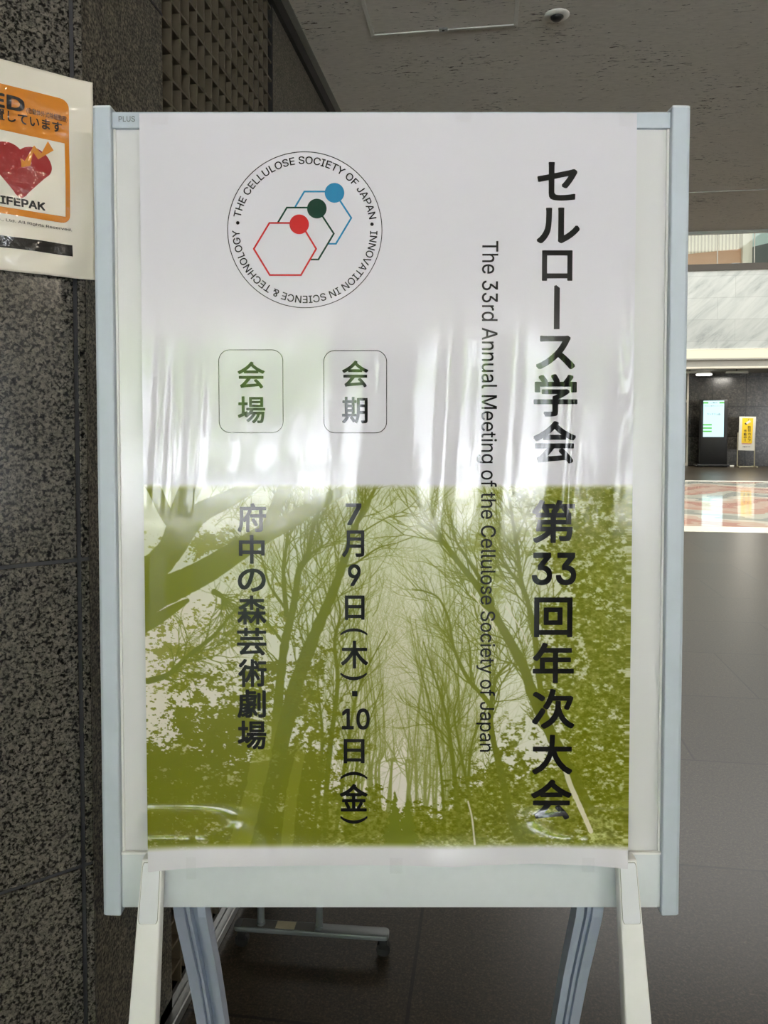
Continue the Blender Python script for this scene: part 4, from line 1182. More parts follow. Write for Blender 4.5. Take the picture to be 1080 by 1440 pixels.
def limb(cv, pts, r0, r1, val=1.0, wob=.06):
    """Smooth, slightly gnarled limb through the points; returns its nodes."""
    P = [np.array(p, float) for p in pts]
    P = [2 * P[0] - P[1]] + P + [2 * P[-1] - P[-2]]
    out = []
    for i in range(1, len(P) - 2):
        for k in range(8):
            t_ = k / 8
            a, b, c, d = P[i - 1:i + 3]
            out.append(.5 * ((2 * b) + (-a + c) * t_ + (2 * a - 5 * b + 4 * c - d) * t_ ** 2 + (-a + 3 * b - 3 * c + d) * t_ ** 3))
    out.append(P[-2])
    n = len(out) - 1
    R = [(r0 + (r1 - r0) * i / n) * (1 + wob * rng.normal()) for i in range(n + 1)]
    for i in range(n):
        seg(cv, *out[i], *out[i + 1], R[i], R[i + 1], val)
    return out, R


def twig(cv, x, y, ang, ln, r, depth, up=.0, val=1.0):
    n = 4
    px, py = x, y
    for i in range(n):
        ang += rng.normal() * .16
        ang += up * sin(-pi / 2 - ang)
        qx, qy = px + cos(ang) * ln / n, py + sin(ang) * ln / n
        seg(cv, px, py, qx, qy, r * (1 - .15 * i), r * (1 - .15 * (i + 1)), val)
        px, py = qx, qy
        if depth > 0 and (i > 0 or rng.random() < .4) and rng.random() < .85:
            twig(cv, px, py, ang + (1 if rng.random() < .5 else -1) * rng.uniform(.25, .6), ln * rng.uniform(.55, .85), r * .62, depth - 1, up, val)
    if depth > 0:
        twig(cv, px, py, ang + rng.normal() * .25, ln * .65, r * .6, depth - 1, up, val)


def twigs_on(cv, nodes, R, n, ln, depth, spread=.8, up=.05, start=.25, k=.42):
    for _ in range(n):
        i = int(rng.uniform(start, 1) * (len(nodes) - 2))
        p, q = nodes[i], nodes[i + 1]
        a = atan2(q[1] - p[1], q[0] - p[0]) + (1 if rng.random() < .5 else -1) * rng.uniform(.25, spread)
        twig(cv, p[0], p[1], a, ln * rng.uniform(.6, 1.5), max(.42, min(R[i] * k, 1.25)), depth, up)


far = np.zeros((GH, GW))        # thin far branches
mid = np.zeros((GH, GW))        # trunks in the middle distance
near = np.zeros((GH, GW))       # the big limbs on the left
lite = np.zeros((GH, GW))       # sun-struck bark
# far fans converging along the avenue
for x0, y0, top in [(585, 1165, 900), (600, 1172, 850), (612, 1178, 880), (628, 1178, 840), (642, 1182, 820), (655, 1180, 870), (522, 1165, 870), (508, 1172, 840), (495, 1175, 860), (535, 1160, 930), (548, 1150, 980), (575, 1150, 980)]:
    s = 1 if x0 > 560 else -1
    for k in range(3):
        pts = [(x0 + rng.normal() * 3, y0), (x0 + s * rng.uniform(-4, 8), y0 - 80), (x0 + s * rng.uniform(-10, 6), (y0 + top) / 2), (x0 - s * rng.uniform(-22, 26), top + rng.uniform(-25, 35))]
        nd, R = limb(far, pts, 2.0, .6)
        twigs_on(far, nd, R, 10, 46, 2, .55, .12)
for k in range(64):             # fine upward brush round the gap of sky
    s = 1 if rng.random() < .5 else -1
    x0 = 562 + s * rng.uniform(24, 110)
    twig(far, x0, rng.uniform(960, 1140), -pi / 2 + rng.normal() * .22 - s * .05, rng.uniform(50, 110), .62, 2, .08)
for k in range(30):             # fine crowns hanging in the sky above
    s = 1 if rng.random() < .5 else -1
    x0 = 562 + s * rng.uniform(30, 110)
    twig(far, x0, rng.uniform(740, 900), -pi / 2 + rng.normal() * .4 - s * .25, rng.uniform(40, 80), .75, 2, .04)
# middle trees, left of the gap
for pts, r0, r1, n, ln in [
    ([(372, 1190), (384, 1060), (392, 960), (400, 900), (412, 850), (420, 800), (432, 780), (440, 740), (448, 715), (440, 690)], 11, 2.4, 26, 44),
    ([(402, 862), (398, 800), (404, 750), (396, 715), (384, 690)], 5, 1.6, 16, 38),
    ([(432, 780), (452, 765), (446, 735), (452, 700)], 3.2, 1.3, 8, 30),
    ([(396, 900), (374, 872), (352, 850), (330, 838)], 3, 1.0, 10, 34),
    ([(398, 850), (378, 820), (366, 780), (352, 760)], 3, 1.0, 10, 30),
    ([(360, 1190), (404, 1000), (422, 940), (446, 880), (468, 830), (486, 780), (498, 742), (520, 700), (530, 684)], 17, 2.0, 30, 52),
    ([(468, 835), (478, 800), (500, 790), (530, 770), (556, 762)], 3.4, .9, 12, 36),
    ([(450, 872), (440, 850), (424, 830)], 2.4, .8, 6, 26),
    ([(452, 1190), (462, 1060), (474, 960), (470, 900), (478, 860), (470, 820)], 6, 1.5, 18, 40),
    ([(470, 1180), (486, 1060), (500, 980), (520, 930), (545, 885)], 4, 1.0, 20, 42),
    ([(440, 1180), (452, 1040), (446, 960), (452, 905)], 4, 1.2, 14, 36),
    ([(486, 1180), (500, 1080), (520, 1010), (538, 960)], 3, .8, 16, 36),
    # right of the gap
    ([(866, 1200), (838, 1150), (800, 1075), (778, 1030), (752, 975), (738, 935), (716, 895), (694, 858), (672, 822), (646, 790), (626, 764), (604, 744), (588, 735)], 15, 2.6, 34, 44),
    ([(694, 858), (690, 835), (668, 800), (652, 776), (640, 755), (634, 725)], 4.5, 1.6, 12, 36),
    ([(770, 1010), (760, 950), (752, 880), (742, 840), (734, 815), (728, 770), (722, 735), (716, 700), (708, 684)], 6.5, 2.2, 24, 40),
    ([(735, 818), (716, 800), (700, 775), (688, 760), (672, 748)], 3.2, 1.2, 10, 32),
    ([(724, 760), (738, 730), (748, 700)], 2.2, .9, 6, 26),
    ([(742, 1200), (722, 1150), (706, 1080), (694, 1030), (692, 990), (700, 950), (718, 930)], 9, 2.2, 10, 34),
    ([(692, 990), (680, 975), (664, 958), (650, 935), (638, 905), (632, 870), (618, 840), (600, 830), (580, 826)], 5, 1.2, 22, 42),
    ([(664, 958), (660, 900), (640, 870)], 2.6, .9, 8, 30),
    ([(694, 1000), (690, 930), (688, 880), (690, 850)], 2.6, 1.0, 10, 32),
    ([(650, 1195), (644, 1120), (636, 1050), (628, 1000), (612, 950), (596, 900)], 6, 1.2, 20, 42),
    ([(672, 1190), (660, 1110), (648, 1050), (640, 1000), (646, 960), (620, 890)], 3.6, 1.0, 16, 40),
    ([(660, 1100), (666, 1040), (690, 985), (712, 950)], 3, .9, 12, 34),
    ([(628, 1190), (622, 1090), (612, 1020), (598, 960), (584, 920)], 3.2, .9, 18, 40)]:
    nd, R = limb(mid, pts, r0 * .72, r1 * .62)
    twigs_on(mid, nd, R, int(n * .8), ln * 1.1, 2, .62, .07, .2)
# the big near limbs
for pts, r0, r1 in [([(180, 860), (215, 835), (250, 820), (290, 800), (330, 775), (370, 750), (405, 733), (440, 712), (470, 696), (502, 678)], 23, 5.5),
                    ([(175, 810), (210, 800), (240, 770), (265, 735), (285, 718), (315, 704), (345, 688), (370, 668)], 22, 8),
                    ([(190, 840), (215, 800), (240, 760), (255, 715), (275, 670)], 13, 15),
                    ([(250, 745), (232, 720), (218, 690), (205, 670)], 9, 10),
                    ([(372, 748), (384, 722), (398, 690), (408, 668)], 9, 9),
                    ([(432, 716), (432, 690), (434, 672)], 4.5, 4),
                    ([(190, 880), (215, 870), (245, 852), (262, 842)], 12, 3)]:
    nd, R = limb(near, pts, r0, r1, wob=.02)
for pts in [[(300, 830), (312, 838), (320, 855)], [(205, 955), (235, 945), (262, 920), (300, 890), (325, 860), (345, 845)]]:
    nd, R = limb(mid, pts, 4.5, 1.2)
    twigs_on(mid, nd, R, 14, 36, 2, .8, .0, .1)
for k in range(40):             # bare twigs across the top
    twig(far, rng.uniform(285, 560), rng.uniform(690, 740), rng.uniform(-2.4, -.4), rng.uniform(20, 46), .8, 2, .02)
# foliage masses: noise ranked to a flat 0..1 so that a density is the share of paper covered
def ranked(a):
    o = np.argsort(a.ravel())
    r = np.empty(o.size)
    r[o] = np.linspace(0, 1, o.size)
    return r.reshape(a.shape)


n1, n2, n3 = fnoise(22, 5, .8, 1.4), fnoise(5, 3, .75, 1.5), fnoise(70, 3)
nn = ranked(.52 * n1 + .38 * n2 + .1 * n3)
n2r = ranked(n2)


def mass(dens, soft=.16):
    return np.clip((dens - nn) / soft + .5, 0, 1) * (dens > .01)


def blob(cx, cy, rx, ry, d):
    return d * np.exp(-((QX - cx) / rx) ** 2 - ((QY - cy) / ry) ** 2)


def any_of(*ds):
    out = np.zeros((GH, GW))
    for d in ds:
        out = 1 - (1 - out) * (1 - np.clip(d, 0, 1))
    return out


edge_r = 772 + 12 * np.sin(QY / 31) + 9 * np.sin(QY / 13 + 1) - 40 * sm(740, 690, QY) - 14 * sm(980, 1080, QY)
d_right = .90 * sm(-26, 30, QX - edge_r)
d_upr = any_of(blob(722, 735, 46, 42, .62), blob(690, 780, 22, 26, .45), blob(664, 752, 16, 26, .4), blob(700, 820, 20, 14, .35))
d_top = blob(288, 768, 44, 26, .97)
d_left = any_of(blob(270, 905, 110, 50, .50), blob(330, 860, 60, 40, .45), blob(230, 960, 40, 40, .40)) * sm(835, 870, QY + .45 * (QX - 215))
d_lowl = any_of(.985 * sm(985, 1075, QY - .10 * (QX - 215)) * sm(470, 430, QX), blob(345, 975, 64, 52, .93), blob(300, 1010, 90, 34, .86), blob(232, 1070, 36, 50, .55))
d_mid = any_of(blob(428, 985, 42, 46, .72), blob(440, 925, 30, 30, .45), blob(445, 1060, 40, 46, .9))
hedge = 1118 + 16 * np.sin(QX / 23) + 10 * np.sin(QX / 9 + 2) + 42 * np.exp(-((QX - 565) / 34) ** 2) - 60 * sm(620, 760, QX) - 70 * sm(480, 420, QX)
d_low = .97 * sm(-34, 24, QY - hedge)
d_rlow = any_of(blob(770, 1100, 90, 60, .8), blob(700, 1120, 60, 50, .72), blob(840, 1050, 60, 60, .8))
m_right, m_upr, m_top, m_left = mass(d_right, .3), mass(d_upr, .3), mass(d_top), mass(d_left, .12)
m_lowl, m_mid, m_low, m_rlow = mass(d_lowl, .1), mass(d_mid), mass(d_low, .2), mass(d_rlow, .25)
con = np.zeros((GH, GW))
for cx_, top, bw in ((555, 1106, 17), (574, 1112, 17)):
    wdt = np.clip((QY - top) / (1180 - top), 0, 1) * bw * (.55 + .9 * ranked(fnoise(4, 2)))
    con = np.maximum(con, np.clip((wdt - np.abs(QX - cx_)) * .8, 0, 1) * (QY > top))
limb(lite, [(798, 1078), (806, 1102), (818, 1128), (828, 1150), (836, 1168)], 3.6, 3.2)
limb(lite, [(660, 1125), (666, 1150), (670, 1188)], 1.1, 1.3)
limb(lite, [(664, 832), (688, 864), (700, 884)], .8, .8)
limb(lite, [(712, 850), (734, 882), (744, 905)], .8, .8)
# compose (sRGB 0..255, as printed on the paper)
C3 = lambda r, g, b: np.array([r, g, b], float)
tv = np.clip((QY - 690) / 380, 0, 1)[..., None]
ctr = np.exp(-((QX - 555) / 120) ** 2)[..., None]
img = C3(206, 211, 178) * (1 - tv) + C3(226, 224, 208) * tv
k_ = .8 * ctr * np.clip(tv * 1.3 - .25, 0, 1)
img = img * (1 - k_) + C3(228, 218, 210) * k_
lk = sm(420, 250, QX)[..., None] * sm(800, 860, QY)[..., None]
img = img * (1 - lk) + C3(224, 216, 200) * lk
img += 8 * (n3[..., None] - .5)


def over(col, al):
    global img
    al = np.clip(al, 0, 1)[..., None]
    img = img * (1 - al) + col * al


OL = C3(118, 122, 22)
over(C3(120, 127, 44), far * .8)
over(C3(146, 152, 74), m_upr * .8)
over(C3(134, 138, 40), m_top * .95)
over(C3(132, 134, 36), m_left * .9)
over(C3(114, 121, 30), mid)
fol = OL[None, None] + (n2r[..., None] - .5) * np.array([34, 32, 40])
folr = C3(120, 125, 36)[None, None] + (n2r[..., None] - .45) * np.array([40, 37, 44])
for al, k, c in ((m_right, .95, folr), (m_rlow, .9, folr), (m_mid, .92, fol), (m_low, .95, folr * .5 + fol * .5)):
    img = img * (1 - (al * k)[..., None]) + c * (al * k)[..., None]
over(OL + C3(-2, -2, 2), m_lowl * .97)
spk = np.clip((n2r - .86) * 9, 0, 1) * np.clip(ranked(fnoise(34, 2)) * 2 - .8, 0, 1)
over(C3(206, 204, 170), spk * np.maximum(m_right, m_rlow) * .6)
over(C3(200, 200, 156), spk * m_low * .5 * sm(430, 520, QX))
over(C3(112, 117, 26), mid * .75 * (QX > 690))
over(C3(112, 118, 28), mid * .40 * (QX <= 690))
over(C3(116, 124, 34), con)
for bx, by, br_ in ((846, 1160, 24), (862, 1182, 26), (640, 1186, 13), (604, 1186, 10), (700, 1188, 14), (796, 1190, 14), (480, 1190, 12)):
    m_ = np.clip((br_ - np.hypot(QX - bx, (QY - by) * 1.25)) / 4 + (n2 - .5) * 4, 0, 1) * .62
    img = img * (1 - m_[..., None]) + (C3(158, 162, 92) + (n2r[..., None] - .55) * 90) * m_[..., None]
over(C3(124, 129, 34), near)
over(C3(114, 118, 20), near * np.clip((QY - 770) / 70, 0, 1) * .7)
over(C3(224, 216, 196), lite * .9)
# broad trunks just showing in the dark lower left
tr1 = np.zeros((GH, GW))
limb(tr1, [(330, 1200), (352, 1120), (368, 1050), (384, 990)], 15, 11)
limb(tr1, [(400, 1200), (408, 1120), (420, 1060)], 9, 7)
over(C3(142, 146, 48), tr1 * .55 * sm(980, 1040, QY))
fs_ = spk * sm(1020, 1100, QY) * sm(470, 400, QX)
over(C3(170, 172, 110), fs_ * .4)
PAPER = C3(219, 217, 225)
fade = sm(679, 690, QY) * sm(1197, 1184, QY)
img = PAPER * (1 - fade[..., None]) + np.clip(img, 6, 240) * fade[..., None]
lin = img / 255
lin = np.where(lin <= .04045, lin / 12.92, ((lin + .055) / 1.055) ** 2.4)

# ---- sheet grid: dense where the picture is printed
bx0, bz_top = bl(PX0, PY0)
_, bz_bot = bl(PX0, PY1)
bxr, _ = bl(PX1, PY0)
xs = np.linspace(PXL, PXR, 900)
z_white = np.linspace(PZT, bz_top, 150, endpoint=False)
z_pic = np.linspace(bz_top, bz_bot, GH)
z_low = np.linspace(bz_bot, PZB, 12)[1:]
zs_ = np.concatenate([z_white, z_pic, z_low])
GX, GZ = np.meshgrid(xs, zs_)
PXX = PX0 + (GX - bx0) / (bxr - bx0) * (PX1 - PX0)
iz = np.clip((bz_top - GZ) / (bz_top - bz_bot) * (GH - 1), 0, GH - 1)
ix = np.clip((PXX - PX0) * RES, 0, GW - 1.001)
ia, fa = ix.astype(int), (ix - ix.astype(int))[..., None]
ir = np.round(iz).astype(int)
colr = lin[ir, ia] * (1 - fa) + lin[ir, np.minimum(ia + 1, GW - 1)] * fa
pl = ((PAPER / 255 + .055) / 1.055) ** 2.4
colr[GZ > bz_top] = pl
colr[GZ < bz_bot] = pl
# the lower edge is not cut quite straight
edge_px = [203, 235, 262, 300, 450, 560, 640, 690, 760, 840, 886]
edge_py = [1226.5, 1223, 1221, 1219, 1217, 1217, 1219.5, 1216.5, 1214.5, 1217.5, 1222]
hang = np.interp(PXX, edge_px, [bl(a_, b_)[1] for a_, b_ in zip(edge_px, edge_py)]) - PZB
low_k = np.clip((.56 - GZ) / (.56 - PZB), 0, 1)
GZ2 = GZ + hang * low_k
nz, nx = GX.shape
co = place(GX, GZ2).reshape(-1, 3).astype(np.float32)
idx = np.arange(nz * nx).reshape(nz, nx)
quads = np.stack([idx[:-1, :-1], idx[1:, :-1], idx[1:, 1:], idx[:-1, 1:]], -1).reshape(-1, 4)
me = bpy.data.meshes.new('sheet')
me.vertices.add(len(co))
me.vertices.foreach_set('co', co.ravel())
me.loops.add(quads.size)
me.loops.foreach_set('vertex_index', quads.ravel().astype(np.int32))
me.polygons.add(len(quads))
me.polygons.foreach_set('loop_start', np.arange(0, quads.size, 4, dtype=np.int32))
try:
    me.polygons.foreach_set('loop_total', np.full(len(quads), 4, np.int32))
except Exception:
    pass
me.update(calc_edges=True)
me.validate()
ca = me.color_attributes.new('print', 'FLOAT_COLOR', 'POINT')
ca.data.foreach_set('color', np.concatenate([colr.reshape(-1, 3), np.ones((len(co), 1))], 1).astype(np.float32).ravel())
me.polygons.foreach_set('use_smooth', np.ones(len(quads), bool))
me.materials.append(M['poster'])
pos = empty('poster', (BO.x, BO.y, 0), YAW, 'large glossy conference poster with green woodland picture and Japanese lettering, taped to the board', 'poster')
sheet = bpy.data.objects.new('sheet', me)
COL.objects.link(sheet)
sheet.parent = pos


def printed(name, fl, mat, off=.0004, label=None, parent=None):
    v = np.array(fl.v)
    o = raw(name, place(v[:, 0], v[:, 1], off + v[:, 2]), fl.f, mat, parent or pos)
    me = o.data
    n = wave_n(v[:, 0], v[:, 1])
    # printed faces look outwards
    flip = [p.index for p in me.polygons if p.normal.y > 0]
    if flip:
        bm = bmesh.new()
        bm.from_mesh(me)
        bm.faces.ensure_lookup_table()
        bmesh.ops.reverse_faces(bm, faces=[bm.faces[i] for i in flip])
        bm.to_mesh(me)
        bm.free()
    for p in me.polygons:
        p.use_smooth = True
    me.normals_split_custom_set_from_vertices([tuple(q) for q in n])
    if label:
        o['label'] = label
    return o


def box_of(x0, x1, y0, y1):
    a, b, c, d = bl(x0, y0), bl(x1, y0), bl(x0, y1), bl(x1, y1)
    return (a[0] + c[0]) / 2, (b[0] + d[0]) / 2, (c[1] + d[1]) / 2, (a[1] + b[1]) / 2


def column(name, rows, bold, label=None):
    fl = Flat()
    for ch, x0, x1, y0, y1 in rows:
        rot = 1 if ch in 'ー()' else 0
        if ch == '・':
            bx = box_of(x0, x1, y0, y1)
            fl.poly([(bx[0], bx[2]), (bx[1], bx[2]), (bx[1], bx[3]), (bx[0], bx[3])])
            continue
        if ch == 'ー':
            bx = box_of(x0, x1, y0, y1)
            fl.poly([(bx[0], bx[2]), (bx[1], bx[2]), (bx[1], bx[3] - .003), (bx[0] + .003, bx[3] + .001), (bx[0], bx[3])])
            continue
        fl.add(*slice_x(*fit(ch, *box_of(x0, x1, y0, y1), bold=bold * (.35 if ch in '()' else 1) * (.8 if ch[0].isdigit() else 1), rot=rot)))
    return printed(name, fl, M['ink'], label=label)


BOLD = .022
column('society_title', [('セ', 755.6, 811.9, 227.8, 282.3), ('ル', 754.6, 815.3, 292, 342.4), ('ロ', 762, 805, 352, 395), ('ー', 779, 787, 402, 463),
                           ('ス', 753.5, 808.8, 472, 519.5), ('学', 750.4, 812, 526, 586), ('会', 749.7, 810, 592, 652)], BOLD, 'bold black vertical society name')
column('meeting_title', [('第', 748, 808.4, 703, 763.6),
                           ('33', 747.7, 810.3, 777, 823), ('回', 751, 805, 840, 896), ('年', 749, 807, 903.6, 960.7), ('次', 748, 808, 968.5, 1025),
                           ('大', 748, 805, 1033, 1089), ('会', 746.5, 804, 1096, 1152.4)], BOLD, 'bold black vertical meeting title')
column('venue_lettering', [('府', 334, 374.3, 707.7, 748.3), ('中', 336, 372.3, 752.3, 792.7), ('の', 334.3, 374, 799.3, 832.3), ('森', 333.7, 374.7, 837.3, 878.3),
                           ('芸', 333.3, 374.7, 882.7, 921.7), ('術', 335, 375, 926.5, 966), ('劇', 333.7, 374, 969.3, 1009.3), ('場', 334.3, 374.7, 1013.3, 1053.7)], BOLD, 'black vertical venue name')
column('date_lettering', [('7', 486, 508.3, 707.7, 738.3), ('月', 481, 512.3, 745.7, 783.3), ('9', 489.3, 507.3, 793.3, 824), ('日', 485, 512.7, 837.3, 871.7),
                          ('(', 478.7, 516.7, 883.3, 893.3), ('木', 479.3, 517.7, 900.7, 940), (')', 478.7, 516, 945.7, 956.7), ('・', 495, 502.7, 971.7, 979.3),
                          ('10', 480.7, 520, 996, 1026), ('日', 483.3, 512.7, 1039, 1073.3), ('(', 478.7, 516.7, 1085, 1095.7), ('金', 477.7, 517.3, 1102.3, 1141),
                          (')', 478.7, 516.7, 1147.3, 1158.3)], BOLD, 'black vertical date line')
column('venue_heading', [('会', 334, 372.4, 508.5, 546.4), ('場', 334.5, 373, 557.4, 595.3)], .016)
column('date_heading', [('会', 481, 518, 507, 544.7), ('期', 481, 517, 558, 595.6)], .016)
for nm, q in (('venue_box', (308, 398, 492, 608.4)), ('date_box', (455.4, 543.7, 493, 608.7))):
    b_ = box_of(*q)
    fl = Flat()
    fl.stroke(rrect(b_[0], b_[1], b_[2], b_[3], .0155, 10), .0009)
    printed(nm, fl, M['ink'])
# English line, set sideways
fl = Flat()
a_, b_ = bl(678.5, 339), bl(675.0, 1057)
vs, fs, lay = text_mesh('The 33rd Annual Meeting of the Cellulose Society of Japan', .005)
ln_t = vs[:, 0].max() - vs[:, 0].min()
cap = (bl(700.5, 339)[0] - a_[0])
u = (vs[:, 0] - vs[:, 0].min()) / ln_t
h_ = vs[:, 1] / CAP
fl.add(np.stack([a_[0] + (b_[0] - a_[0]) * u + h_ * cap * (1 - .10 * u), a_[1] + (b_[1] - a_[1]) * u, lay * STEP], 1), fs)
printed('english_lettering', fl, M['ink'], label='thin black English line set sideways')
# emblem
sc = 1 / 4.154
E = lambda x, y: bl(300 + x * sc, 190 + y * sc)
ec = E(534.5, 555)
er = (E(985, 555)[0] - E(84, 555)[0]) / 2
emb = empty('emblem', (0, 0, 0))
emb.parent = pos
emb['label'] = 'round emblem of three linked hexagons inside ring of lettering'
fl = Flat()
fl.stroke([(ec[0] + er * cos(2 * pi * k / 120), ec[1] + er * sin(2 * pi * k / 120)) for k in range(120)], .0010)
printed('ring', fl, M['ink'], parent=emb)
fl = Flat()
for s, a0, a1 in (('THE CELLULOSE SOCIETY OF JAPAN', 180 - 10.8, 9.3), ('INNOVATION IN SCIENCE & TECHNOLOGY', -.8, -180 + .3)):
    vs, fs, lay = text_mesh(s, .007)
    u = (vs[:, 0] - vs[:, 0].min()) / (vs[:, 0].max() - vs[:, 0].min())
    ang = np.radians(a0 + (a1 - a0) * u)
    rr = er * (383 + 42 * vs[:, 1] / CAP) / 452
    fl.add(np.stack([ec[0] + rr * np.cos(ang), ec[1] + rr * np.sin(ang), lay * STEP], 1), fs)
for x, y in ((143, 513), (927, 521)):
    p = E(x, y)
    fl.disc(p[0], p[1], .0024)
printed('ring_lettering', fl, M['ink'], parent=emb)
for nm, mt, pts, dot, off in (
        ('blue_hexagon', 'ink_blue', [(478, 420), (532, 330), (705, 330), (806, 484), (716, 635), (670, 635)], (708, 338), .0003),
        ('green_hexagon', 'ink_green', [(376, 514), (430, 424), (605, 424), (704, 576), (614, 727), (566, 727)], (605, 430), .0005),
        ('red_hexagon', 'ink_red', [(237, 665), (328, 514), (510, 514), (601, 665), (512, 818), (330, 818)], (502, 522), .0007)):
    fl = Flat()
    fl.stroke([E(*p) for p in pts], .0024, closed=(nm == 'red_hexagon'))
    p = E(*dot)
    printed(nm, fl, M[mt], off, parent=emb)
    fl = Flat()
    fl.disc(p[0], p[1], .0136)
    printed(nm.replace('hexagon', 'dot'), fl, M[mt], off + .0002, parent=emb)
# tape pieces
for q in ((213, 236, 158, 176), (871, 890, 158, 178), (640, 662, 158, 172), (818, 836, 1206, 1226), (548, 566, 1206, 1228), (262, 276, 1205, 1236)):
    b_ = box_of(*q)
    fl = Flat()
    n = 6
    vs = [(b_[0] + (b_[1] - b_[0]) * i / n, b_[2] + (b_[3] - b_[2]) * j / n) for j in range(n + 1) for i in range(n + 1)]
    fl.add(vs, [(j * (n + 1) + i, j * (n + 1) + i + 1, (j + 1) * (n + 1) + i + 1, (j + 1) * (n + 1) + i) for j in range(n) for i in range(n)])
    printed('tape', fl, M['tape'], .0009)

# ================================================================== AED NOTICE on the pillar
AB = PIL + PN * AOFF
aedo = empty('laminated_notice', (AB.x, AB.y, 0), radians(45), 'crinkled laminated orange and white AED notice with red heart, stuck on the granite pillar', 'notice')
AR, AT, ABm = .0103, 1.6475, 1.358
g = MB()
b = bmesh.new()
NX, NZ = 60, 70
vv = [[None] * (NX + 1) for _ in range(NZ + 1)]


def aw(x, z):
    return .0016 * sin(x * 55 + z * 22) * exp(-((z - 1.39) / .05) ** 2) + .0012 * sin(x * 90 - z * 120) * exp(-((z - 1.38) / .035) ** 2) + .0007 * sin(z * 60 + x * 12) + .003 * max(0, (x + .02) / .03) ** 2


for j in range(NZ + 1):
    for i in range(NX + 1):
        x, z = -.215 + (AR + .215) * i / NX, ABm + (AT - ABm) * j / NZ
        vv[j][i] = b.verts.new((x, -aw(x, z), z))
for j in range(NZ):
    for i in range(NX):
        b.faces.new((vv[j][i], vv[j][i + 1], vv[j + 1][i + 1], vv[j + 1][i]))
g.merge(b)
ash = g.build('sheet', M['lam_paper'], aedo, True)
md = ash.modifiers.new('thickness', 'SOLIDIFY')
md.thickness = .0006
md.offset = 1


def aprint(name, polys, mat, off):
    """Art on the notice; every shape is cut into small pieces so that it follows the crinkles."""
    fl = Flat()
    for p in polys:
        if isinstance(p, list):
            fl.poly(p)
        else:
            fl.add(*p)
    bm = bmesh.new()
    vs = [bm.verts.new((x, k, z)) for x, z, k in fl.v]
    for f in fl.f:
        try:
            bm.faces.new([vs[i] for i in f])
        except ValueError:
            pass
    bmesh.ops.triangulate(bm, faces=[f for f in bm.faces if len(f.verts) > 4])
    xs_ = [v.co.x for v in bm.verts]
    zs2 = [v.co.z for v in bm.verts]
    for lo, hi, no in ((min(xs_), max(xs_), V3((1, 0, 0))), (min(zs2), max(zs2), V3((0, 0, 1)))):
        k = ceil(lo / .008) * .008
        while k < hi:
            bmesh.ops.bisect_plane(bm, geom=bm.verts[:] + bm.edges[:] + bm.faces[:], plane_co=no * k, plane_no=no, dist=1e-7)
            k += .008
    for v in bm.verts:
        v.co.y = -aw(v.co.x, v.co.z) - off - v.co.y
    bmesh.ops.recalc_face_normals(bm, faces=bm.faces[:])
    for f in bm.faces:
        if f.normal.y > 0:
            f.normal_flip()
        f.smooth = True
    me = bpy.data.meshes.new(name)
    bm.to_mesh(me)
    bm.free()
    me.materials.append(mat)
    o = bpy.data.objects.new(name, me)
    COL.objects.link(o)
    o.parent = aedo
    return o


A = aed
otr, obr = A(95, 138), A(99, 318)
ox1 = (otr[0] + obr[0]) / 2 + .0005
ozt = 1.6135
ozb = A(92, 314)[1]
L0 = -.1985
rc = .012
orr = rrect(L0, ox1, ozb, ozt, rc, 6)
aprint('orange_panel', [orr], M['lam_orange'], .0010)
ixr = (A(91, 202)[0] + A(92, 305)[0]) / 2
izt, izb = A(91, 202)[1], A(92, 305)[1]
aprint('white_panel', [[(L0 + .0065, izb), (ixr, izb), (ixr, izt), (L0 + .0065, izt)]], M['lam_paper'], .0014)
# heart: right lobe and point measured, left lobe mirrored about the point's axis
hp = A(31, 279)
hr = A(72.5, 235)
hn = A(28, 210.5)
hw2 = hr[0] - hn[0]
top = A(45, 207)[1] + .0015
pts = []
right_ = [hn] + [A(*p) for p in ((31, 209), (36, 207.3), (45, 207.2), (55, 211), (64, 218.5), (70, 228), (72.4, 238), (69.5, 246), (62, 252), (50, 262.5), (40, 271.5), (36, 276))] + [(hn[0], A(30, 279)[1])]
left_ = [(2 * hn[0] - x, z) for x, z in right_[1:-1]][::-1]
def smooth(p_, n_=6):
    out = []
    for i in range(len(p_)):
        a_, b_, c_, d_ = (np.array(p_[(i + k_) % len(p_)]) for k_ in (-1, 0, 1, 2))
        for k_ in range(n_):
            t_ = k_ / n_
            q_ = .5 * (2 * b_ + (c_ - a_) * t_ + (2 * a_ - 5 * b_ + 4 * c_ - d_) * t_ ** 2 + (3 * b_ - a_ - 3 * c_ + d_) * t_ ** 3)
            out.append(tuple(q_))
    return out


nr = len(right_)
hb = smooth(right_ + left_)
aprint('heart', [hb], M['lam_red'], .0018)
aprint('lightning_arrow', [[A(67, 199), A(75, 212), A(53, 225), A(46, 214.5), A(36.5, 228.5), A(42, 234), A(29.5, 236), A(28.8, 223), A(34, 227.5), A(47.5, 205), A(57.5, 216.5)]], M['lam_orange'], .0022)


def aline(s, x0, x1, zb, zt, bold):
    return fit(s, x0, x1, zb, zt, bold)


